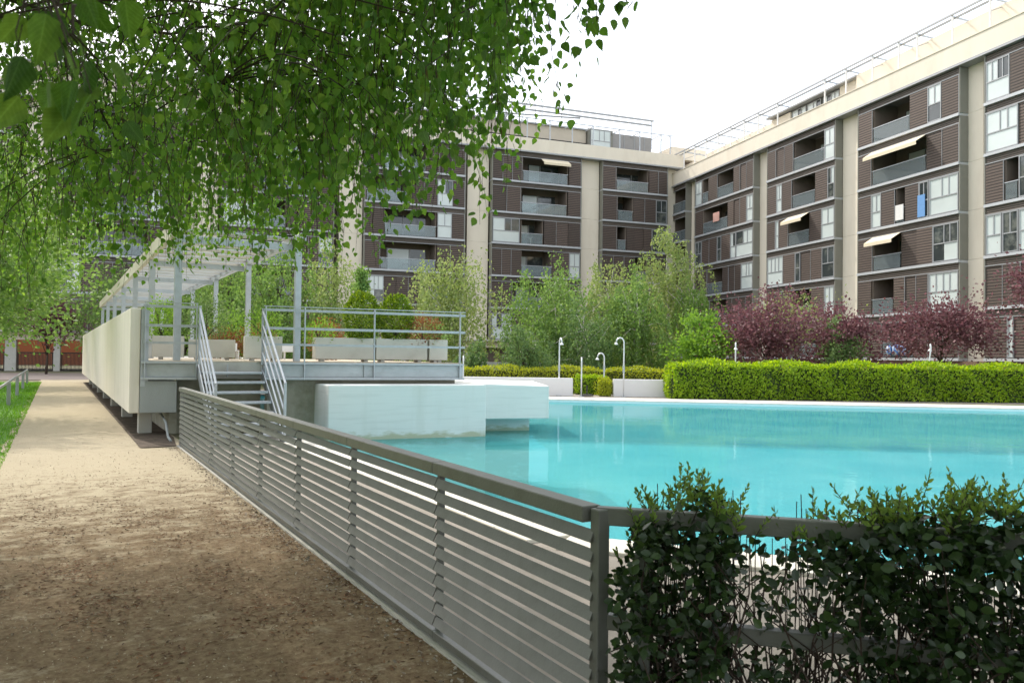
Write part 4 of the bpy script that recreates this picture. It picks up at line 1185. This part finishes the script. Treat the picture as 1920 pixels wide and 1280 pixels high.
# plants on the terrace
def bush(label, x, y, z, rx, rz, n, leaf, m, kind='ball', seed=1, name='ball_shrub', group='terrace shrubs'):
    r = np.random.default_rng(seed + 400)
    o = empty(name, (x, y, z))
    d = norm(r.normal(size=(n, 3)))
    wob = 1 + .06 * np.sin(d[:, 0] * 7 + seed) * np.sin(d[:, 2] * 6) if kind == 'ball' else 1 + .22 * np.sin(d[:, 0] * 5 + seed) * np.sin(d[:, 2] * 4 + d[:, 1] * 5)
    rad = (np.where(r.random(n) < .75, 1, r.random(n) ** .4) * wob)[:, None]
    P = d * rad * np.array([rx, rx, rz]) + np.array([0, 0, rz]) + r.normal(0, .02, (n, 3))
    if kind != 'ball':
        P += r.normal(0, .06, (n, 3))
    P[:, 2] = np.maximum(P[:, 2], .01)
    fo = link('foliage', leaves('foliage', P, d + r.normal(0, .5, (n, 3)) + np.array([0, 0, .4]), leaf * (.7 + .6 * r.random(n)), m, T_LEAF4), o)
    fo['kind'] = 'stuff'
    mb = MB(); mb.tube([(0, 0, -.06), (0, 0, rz * .6)], [.03, .015], 6)
    for i in range(9):
        q = P[i * 7]
        mb.tube([(0, 0, rz * .2), tuple(q * .5 + np.array([0, 0, rz * .2])), tuple(q)], [.012, .008, .003], 4)
    mb.build('stems', M['darkbark'], o)
    return tag(o, label, 'shrub', group)
def over(s, off=.24):
    x, y = on_row(s); return x - .366 * off, y + .93 * off
x, y = over(1.90); bush('left clipped ball shrub in the terrace planters', x, y, 1.86, .35, .54, 4200, .06, M['ballleaf'], seed=1)
x, y = over(1.14); bush('right clipped ball shrub in the terrace planters', x, y, 1.86, .34, .53, 4200, .06, M['ballleaf'], seed=2)
x, y = over(.52); bush('rust red low shrub right of the ball shrubs', x, y, 1.86, .38, .30, 1500, .05, M['redleaf'], 'loose', 3, 'loose_shrub')
x, y = over(.22); bush('small green shrub at the right end of the planters', x, y, 1.86, .22, .20, 700, .05, M['birchmid'], 'loose', 4, 'loose_shrub')
x, y = over(2.80); bush('loose bright green plant left of the ball shrubs', x, y, 1.86, .26, .22, 800, .05, M['limeleaf'], 'loose', 5, 'loose_shrub')
x, y = over(3.95); bush('loose green plant beside the stair handrail', x, y, 1.86, .33, .30, 1100, .05, M['limeleaf'], 'loose', 6, 'loose_shrub')
for i, (a, v, rx, rz, m, lb) in enumerate(((22.6, 3.9, .45, .36, 'redleaf', 'rust red shrub left of the slim pergola post'), (22.9, 4.9, .55, .42, 'redleaf', 'rust red shrub seen right of the stair opening'), (23.3, 4.3, .5, .62, 'limeleaf', 'yellow green shrub behind the white chairs'), (20.6, 6.2, .4, .5, 'redleaf', 'rust red shrub behind the long planter'))):
    p = uv(a, v, 1.449)
    bush(lb, p.x, p.y, 1.449, rx, rz, 1700, .06, M[m], 'loose', 10 + i, 'loose_shrub')
for i, (a, v, rx, rz, m, lb) in enumerate(((18.5, 1.95, .30, .42, 'limeleaf', 'bright shrub in the left planter behind the short railing'), (18.4, 2.85, .42, .46, 'darkleaf', 'dark shrub in the right planter behind the short railing'))):
    p = uv(a, v, 1.84)
    bush(lb, p.x, p.y, 1.84, rx, rz, 1500, .055, M[m], 'loose', 20 + i, 'loose_shrub')

# post and rail edging on the lawn
lf = empty('lawn_rail', (0, 0, 0), PATH_ROT)
tag(lf, 'low grey post and rail edging on the lawn', 'fence')
posts = [21.7, 27.2, 33.0, 38.7, 44.2]
for a in posts:
    MB().box(-1.22, -1.12, a, a + .10, -.02, .66).build('post', M['conc'], lf, bevel=.008)
MB().box(-1.19, -1.15, 16, posts[-1] + .1, .662, .72).build('rail', M['conc'], lf)

# ================================================================== FOREGROUND BIRCH
bt = empty('weeping_birch', (-5.4, 4.6, 0))
tag(bt, 'large weeping birch whose leafy twigs hang in from the upper left', 'tree')
BX = np.array([-5.4, 4.6, 0.0])
r = np.random.default_rng(21)
trunk_pts = [(0, 0, -.05), (.05, .02, 1.2), (.12, .1, 2.8), (.18, .12, 4.5), (.3, .25, 6.5), (.45, .3, 8.5), (.5, .35, 10)]
MB().tube(trunk_pts, [.2, .17, .15, .13, .10, .06, .02], 12).build('trunk', M['bark'], bt, smooth=True)
def env(X, Y):
    """height of the lowest twig tips: the curtain lifts towards its outer, right edge"""
    q_ = np.clip((X / Y + .30) / .26, 0, 1)
    q_ = q_ * q_ * (3 - 2 * q_)
    e = .096 + .085 * q_
    l_ = np.clip((-.55 - X / Y) / .1, 0, 1)
    return EYE + Y * (e - .06 * l_)
# limbs
limbs = []
for k in range(20):
    z0 = r.uniform(2.6, 8.0)
    tx = r.uniform(-3.6, .6); ty = r.uniform(2.4, 9.0)
    e_ = np.array([tx, ty, float(env(np.array(tx), np.array(ty))) + r.uniform(.7, 2.8)])
    s_ = BX + np.array([.15, .1, z0])
    mid = s_ * .45 + e_ * .55 + np.array([0, 0, r.uniform(.5, 1.3)])
    ts = np.linspace(0, 1, 9)[:, None]
    pts = (1 - ts) ** 2 * s_ + 2 * ts * (1 - ts) * mid + ts ** 2 * e_
    pts[1:-1] += r.normal(0, .05, (7, 3))
    limbs.append(pts)
    MB().tube([tuple(p - BX) for p in pts], list(np.linspace(.028, .005, 9)), 6).build('limb', M['twig'], bt, smooth=True)
LP = np.concatenate(limbs)
# hanging twigs
LPts, LDir, LSize = [], [], []
twm = MB(); CP, CD_ = [], []
def hang(x, y, zt, ln, drift, nl, sizes=(.030, .047)):
    m = 6
    pts = []
    for i in range(m):
        t = i / (m - 1)
        pts.append(np.array([x + drift[0] * math.sin(t * 1.6), y + drift[1] * math.sin(t * 1.6), zt - ln * (t ** 1.15)]) + r.normal(0, .012, 3))
    twm.tube([tuple(p - BX) for p in pts], [.0030, .0026, .0022, .0018, .0014, .0009], 3, cap=False)
    pts = np.array(pts)
    for i in range(nl):
        t = (i + r.random() * .8) / nl
        j = t * (m - 1); a = int(min(j, m - 2)); f = j - a
        p = pts[a] * (1 - f) + pts[a + 1] * f
        ang = r.random() * 6.28
        o = np.array([math.cos(ang), math.sin(ang), -.35 + r.normal(0, .2)])
        pet = o * r.uniform(.012, .06)
        LPts.append(p + pet); LDir.append(o * .55 + np.array([0, 0, -.8]) + r.normal(0, .25, 3)); LSize.append(r.uniform(*sizes))
        if r.random() < .16:
            CP.append(p); CD_.append(np.array([r.normal(0, .12), r.normal(0, .12), -1]))
    return pts
nt_ = 0
sub = MB()
tries = 0
while nt_ < 315 and tries < 9000:
    tries += 1
    q_ = r.uniform(-.74, .005)
    if q_ > -.26:
        Y = r.uniform(2.7, 5.4)
    else:
        Y = r.uniform(3.9, 10.5)
    X = q_ * Y
    lo = float(env(np.array(X), np.array(Y)))
    tip = lo + r.random() ** 1.6 * (.38 * Y + .4)
    if q_ > -.20 and tip < lo + .04 * Y * (1 + math.sin(q_ * 60)):
        continue
    c = np.array([X, Y, tip + r.uniform(.5, 1.1)])
    d = LP - c; i = np.argmin((d ** 2).sum(1) + np.where(LP[:, 2] < c[2] - .1, 3, 0))
    a = LP[i]
    if np.linalg.norm(a - c) > 3.2: continue
    mid = (a + c) / 2 + np.array([0, 0, .18 * np.linalg.norm(a - c)])
    bp = np.array([(1 - t) ** 2 * a + 2 * t * (1 - t) * mid + t * t * c for t in np.linspace(0, 1, 7)])
    sub.tube([tuple(p - BX) for p in bp], [.006, .0055, .005, .0045, .004, .0035, .003], 4, cap=False)
    nt_ += 1
    for k in range(6):
        p = bp[min(6, 2 + k)] if k < 5 else c
        s_ = .08 + .022 * Y
        ln = max(.25, (p[2] - tip) * r.uniform(.6, 1.05))
        hang(p[0] + r.normal(0, s_), p[1] + r.normal(0, s_), p[2], ln, (r.normal(0, .2), r.normal(0, .2)), int(9 + ln * 17), (.037, .053) if q_ > -.26 else (.030, .047))
# the two short sprigs hanging alone against the sky
for (x, y, zt, ln, nl) in ((.25, 3.0, 3.05, .22, 9), (.30, 3.05, 3.02, .13, 6), (.41, 3.0, 3.0, .09, 6)):
    hang(x, y, zt, ln, (.02, .02), nl, (.045, .055))
    sub.tube([tuple(np.array((x, y, zt)) - BX), tuple(np.array((x - .5, y + .1, zt + .5)) - BX), tuple(np.array((x - 1.4, y + .3, zt + .8)) - BX)], [.002, .004, .006], 4)
# a near twig whose leaves show large in the top left corner
near = [((-.66, 1.10), 2.19, .22, 6), ((-.60, 1.05), 2.08, .14, 4), ((-.67, 1.16), 2.10, .14, 3)]
for (x, y), zt, ln, nl in near:
    hang(x, y, zt, ln, (.02, .02), nl, (.040, .052))
    sub.tube([tuple(np.array((x, y, zt)) - BX), tuple(np.array((x - .2, y + .05, zt + .25)) - BX), tuple(np.array((x - .9, y + .5, zt + .6)) - BX)], [.0015, .003, .005], 4)
for x, y, z, sz_ in ((-.600, 1.0, 2.030, .068), (-.575, 1.05, 1.990, .058), (-.630, 1.0, 1.975, .062), (-.605, 1.02, 1.950, .060), (-.565, 1.0, 1.945, .056), (-.540, 1.0, 1.928, .060), (-.585, 1.03, 1.915, .055), (-.640, 1.05, 2.055, .060), (-.550, 1.1, 2.095, .055), (-.610, 1.1, 2.105, .058), (-.645, 1.02, 1.930, .057), (-.625, 1.08, 2.020, .055)):
    LPts.append(np.array([x, y, z])); LSize.append(sz_)
    LDir.append(np.array([r.normal(0, .35), r.normal(0, .25), -1.0]))
    sub.tube([tuple(np.array((x, y, z)) - BX), tuple(np.array((x - .015, y + .01, z + .035)) - BX), tuple(np.array((-.66, 1.07, 2.13)) - BX)], [.0006, .0009, .0014], 4)
sub.tube([tuple(np.array(p_) - BX) for p_ in ((-.56, 1.0, 1.96), (-.61, 1.03, 2.06), (-.66, 1.07, 2.13), (-.9, 1.3, 2.35), (-1.8, 2.0, 2.8))], [.0012, .0018, .0024, .004, .008], 5)
for nm_, b_ in (('branches', sub), ('twigs', twm)):
    b_.build(nm_, M['twig'], bt)['kind'] = 'stuff'
LPts = np.array(LPts); LDir = np.array(LDir); LSize = np.array(LSize)
dist = np.linalg.norm(LPts - np.array([0, 0, EYE]), axis=1)
asp = LPts[:, 0] / np.maximum(LPts[:, 1], .01); els = (LPts[:, 2] - EYE) / np.maximum(LPts[:, 1], .01)
inview = (asp > -.66) & (asp < .66) & (els < .47)
order = np.argsort(np.where(inview, dist / LSize, 1e9))
pick = order[:300]
rest = np.setdiff1d(np.arange(len(LPts)), pick)
unit = []
M['veined'] = near_leaf(M['birchleaf'])
T, F = T_BIRCH
for k in range(5):
    me = bpy.data.meshes.new('leaf')
    tv = T.copy(); tv[:, 2] += .05 * np.sin(tv[:, 1] * (2 + k)) + .02 * (k - 2) * tv[:, 1] ** 2; tv[:, 0] *= .92 + .04 * k
    me.from_pydata([tuple(p) for p in tv], [], F); me.update(); me.materials.append(M['veined']); unit.append(me)
for i in pick:
    d = Vector(LDir[i]).normalized(); nrm = Vector(r.normal(size=3)); x = d.cross(nrm).normalized(); z = x.cross(d)
    o = link('leaf', unit[i % 5], bt)
    o.matrix_local = Matrix.Translation(Vector(LPts[i] - BX)) @ Matrix((x, d, z)).transposed().to_4x4() @ Matrix.Diagonal((LSize[i], LSize[i], LSize[i], 1))
fo = link('foliage', leaves('foliage', LPts[rest] - BX, LDir[rest], LSize[rest], M['birchleaf'], T_BIRCH), bt)
fo['kind'] = 'stuff'
if CP:
    ca = link('catkins', leaves('catkins', np.array(CP) - BX, CD_, .035 + .02 * r.random(len(CP)), M['catkin'], T_LEAF4, width=.35), bt)
    ca['kind'] = 'stuff'
# unseen crown over the path and low behind the viewer, shaped to shade the foreground
def in_pool(x, y):
    s = np.ones(len(x), bool)
    for i in range(4):
        (x0, y0), (x1, y1) = POOL[i], POOL[(i + 1) % 4]
        s &= (x1 - x0) * (y - y0) - (y1 - y0) * (x - x0) > -.35 * math.hypot(x1 - x0, y1 - y0)
    return s
ncl = 14000
C = np.stack([r.uniform(-12, 6.0, ncl), r.uniform(-7, 13.5, ncl), r.uniform(3.4, 9.0, ncl)], 1)
behind = C[:, 1] < -2.2
C[behind, 2] = r.uniform(1.2, 8.5, behind.sum())  # low leaves added behind the viewer to block skylight
land = C - np.outer(C[:, 2] / SUN_DIR.z, np.array(SUN_DIR))
a_l = land[:, 0] * UX + land[:, 1] * UY
keep = ~in_pool(land[:, 0], land[:, 1]) & (a_l < 9.2 + r.normal(0, .9, ncl)) & (((C[:, 0] + 3.2) / 8.0) ** 2 + ((C[:, 1] - 3.5) / 9.0) ** 2 < 1.1)
elv = (C[:, 2] - EYE) / np.maximum(C[:, 1], .05)
keep &= (elv > .46 + .75 / np.maximum(C[:, 1], .3)) | (C[:, 1] < .2) | (C[:, 0] / np.maximum(C[:, 1], .05) < -.45)
C = C[keep]
k = r.integers(0, len(C), len(C) * 26)
P = C[k] + r.normal(0, .26, (len(k), 3))
seen = (P[:, 1] > .1) & (np.abs(P[:, 0]) < .72 * P[:, 1] + .1) & (P[:, 2] - EYE < .50 * P[:, 1] + .05)
P = P[~seen]; k = k[~seen]
D = np.stack([r.normal(0, .6, len(k)), r.normal(0, .6, len(k)), -np.ones(len(k))], 1)
uo = link('unseen_shade_crown', leaves('unseen_shade_crown', P - BX, D, .075 + .03 * r.random(len(k)), M['birchleaf'], T_DIAMOND, N=r.normal(size=(len(k), 3)) * .7 + np.array([0, 0, 1.0])), bt)
uo['kind'] = 'stuff'

# ================================================================== CLIMBING HEDGE ON THE NEAR FENCE
ch = empty('climbing_hedge', tuple(C0), math.atan2(HD.y, HD.x))
tag(ch, 'dark glossy climbing hedge with pale young shoots on the near fence', 'hedge')
r = np.random.default_rng(31)
def htop(x):
    xs = [0, .06, .12, .22, .34, .44, .50, .60, .72, .80, .95, 1.15, 1.4, 1.65, 2.2, 5]
    ys = [.80, .88, 1.02, 1.09, 1.12, 1.07, 1.00, .985, 1.0, 1.05, 1.08, 1.10, 1.13, 1.17, 1.2, 1.2]
    return np.interp(x, xs, ys)
n = 52000
x = np.concatenate([.02 + 2.3 * r.random(n // 3 * 2), 2.3 + 2.7 * r.random(n - n // 3 * 2)])
z = (htop(x) - .05 - np.abs(.06 * np.sin(x * 23) * np.sin(x * 9.1))) * (1 - r.random(n) ** 1.35)
y = r.normal(.0, .105, n)
dens = np.ones(n)
dens[(x > .46) & (x < .76) & (z > .60) & (z < .95)] = .16
dens[(x > .46) & (x < .95) & (z > .15) & (z < .52)] = .28
dens[(x > .50) & (x < .74) & (z > .94)] = .10
dens[(x > .46) & (x < .95) & (z > .5) & (z < .62)] = .18
dens[(x < .10)] = .4
dens *= np.clip(.55 + .5 * np.sin(x * 17 + z * 9) * np.sin(z * 13 - x * 6), .2, 1)
kp = r.random(n) < dens
P = np.stack([x, y, z], 1)[kp]; m_ = len(P)
D = np.stack([r.normal(0, .7, m_), -.35 + r.normal(0, .6, m_), .15 + r.normal(0, .6, m_)], 1)
fo = link('foliage', leaves('foliage', P, D, .030 + .022 * r.random(m_), M['nearhedge'], T_OVAL, N=r.normal(size=(m_, 3)) * .6 + np.array([0, -.5, .7]), width=1.25), ch)
fo['kind'] = 'stuff'
# twisting woody stems
mb = MB()
for i in range(300):
    x0 = .1 + 2.6 * r.random(); y0 = r.normal(.02, .06); zt = float(htop(x0)) * r.uniform(.5, 1.0)
    pts = [np.array([x0, y0, 0.0])]
    for j in range(5):
        pts.append(np.array([x0 + r.normal(0, .07), y0 + r.normal(0, .05), zt * (j + 1) / 5]))
    mb.tube([tuple(p) for p in pts], [.006, .005, .0045, .004, .003, .002], 4, cap=False)
so = mb.build('stems', M['twig'], ch); so['kind'] = 'stuff'
# young shoots standing up from the top
sp_, sd_, ss_, smb = [], [], [], MB()
for i in range(330):
    x0 = r.uniform(.02, 2.6)
    if .50 < x0 < .73 and r.random() < .8: continue
    zt = float(htop(x0)) - .06 + r.normal(0, .02); y0 = r.normal(0, .08)
    L = r.uniform(.05, .15) * (1.25 if r.random() < .2 else .85)
    d = np.array([r.normal(0, .42), r.normal(0, .35), 1.0]); d /= np.linalg.norm(d)
    b = np.array([x0, y0, zt])
    smb.tube([tuple(b), tuple(b + d * L * .5 + r.normal(0, .004, 3)), tuple(b + d * L)], [.0022, .0017, .001], 3, cap=False)
    for j in range(int(6 + L * 50)):
        t = (j + 1) / (7 + L * 50); ang = j * 2.4
        o = np.array([math.cos(ang), math.sin(ang), 0])
        sp_.append(b + d * L * min(1, t * 1.02)); sd_.append(d * (.45 + .7 * t) + o * (1.0 - .55 * t) + r.normal(0, .2, 3)); ss_.append(r.uniform(.022, .038) * (1.15 - .5 * t))
smb.build('shoot_stems', M['twig'], ch)['kind'] = 'stuff'
sp_ = np.array(sp_); sd_ = np.array(sd_); ss_ = np.array(ss_)
big_i = np.argsort(-ss_ / (3.0 + 0 * sp_[:, 0]) * np.where(sp_[:, 0] < 1.7, 1, 0))[:200]
rest = np.setdiff1d(np.arange(len(sp_)), big_i)
T, F = T_OVAL
me = bpy.data.meshes.new('leaf'); me.from_pydata([tuple(p) for p in T * np.array([.95, 1, 1])], [], F); me.update(); me.materials.append(M['shoot'])
for i in big_i:
    d = Vector(sd_[i]).normalized(); x_ = d.cross(Vector(r.normal(size=3))).normalized(); z_ = x_.cross(d)
    o = link('leaf', me, ch)
    o.matrix_local = Matrix.Translation(Vector(sp_[i])) @ Matrix((x_, d, z_)).transposed().to_4x4() @ Matrix.Diagonal((ss_[i], ss_[i], ss_[i], 1))
yo = link('young_leaves', leaves('young_leaves', sp_[rest], sd_[rest], ss_[rest], M['shoot'], T_OVAL, width=.95), ch); yo['kind'] = 'stuff'

# ================================================================== LITTER ON THE PATH
n = 30000
a_ = 1.5 + 10.5 * r.random(n) ** 1.15; v_ = r.uniform(-.7, 1.82, n)
cl = np.sin(a_ * 2.3 + v_ * 1.9) + np.sin(a_ * 5.1 - v_ * 3.7) + np.sin(v_ * 8 + a_)
kp = r.random(n) < np.clip(.35 + .3 * cl, .05, 1) * np.clip((11.5 - a_) / 4, .05, 1)
a_, v_ = a_[kp], v_[kp]; n = len(a_)
ang = r.normal(1.2, .9, n)
P = np.stack([v_, a_, .014 + .006 * r.random(n)], 1)
D = np.stack([np.cos(ang), np.sin(ang), r.normal(0, .08, n)], 1)
lt = link('catkin_litter', leaves('catkin_litter', P, D, .018 + .028 * r.random(n), M['litter'], T_LEAF4, N=np.stack([r.normal(0, .3, n), r.normal(0, .3, n), np.ones(n)], 1), width=.55), rotz=PATH_ROT)
tag(lt, 'fallen brown catkins scattered over the shaded path', 'litter', kind='stuff')
n = 9000
a_ = 1.8 + np.abs(r.normal(0, 5.5, n)); v_ = r.uniform(-.7, 1.84, n)
P = np.stack([v_, a_, .013 + .005 * r.random(n)], 1)
D = np.stack([r.normal(size=n), r.normal(size=n), r.normal(0, .35, n)], 1)
gt = link('path_grit', leaves('path_grit', P, D, .004 + .010 * r.random(n) ** 2.5 + .0004 * a_, M['grit'], T_DIAMOND, N=np.stack([r.normal(0, .6, n), r.normal(0, .6, n), np.ones(n)], 1), width=1.6), rotz=PATH_ROT)
tag(gt, 'loose grit and small stones lying on the sandy path', 'grit', kind='stuff')
n = 1500
a_ = 3 + 11.3 * r.random(n); v_ = 1.80 - np.abs(r.normal(0, .09, n))
P = np.stack([v_, a_, .012 + .008 * r.random(n)], 1)
D = np.stack([r.normal(size=n), r.normal(size=n), r.normal(0, .25, n)], 1)
lt = link('gravel_edge', leaves('gravel_edge', P, D, .012 + .02 * r.random(n), M['chips'], T_DIAMOND, N=np.stack([r.normal(0, .5, n), r.normal(0, .5, n), np.ones(n)], 1)), rotz=PATH_ROT)
tag(lt, 'grit and dry leaves gathered along the foot of the slatted fence', 'gravel', kind='stuff')
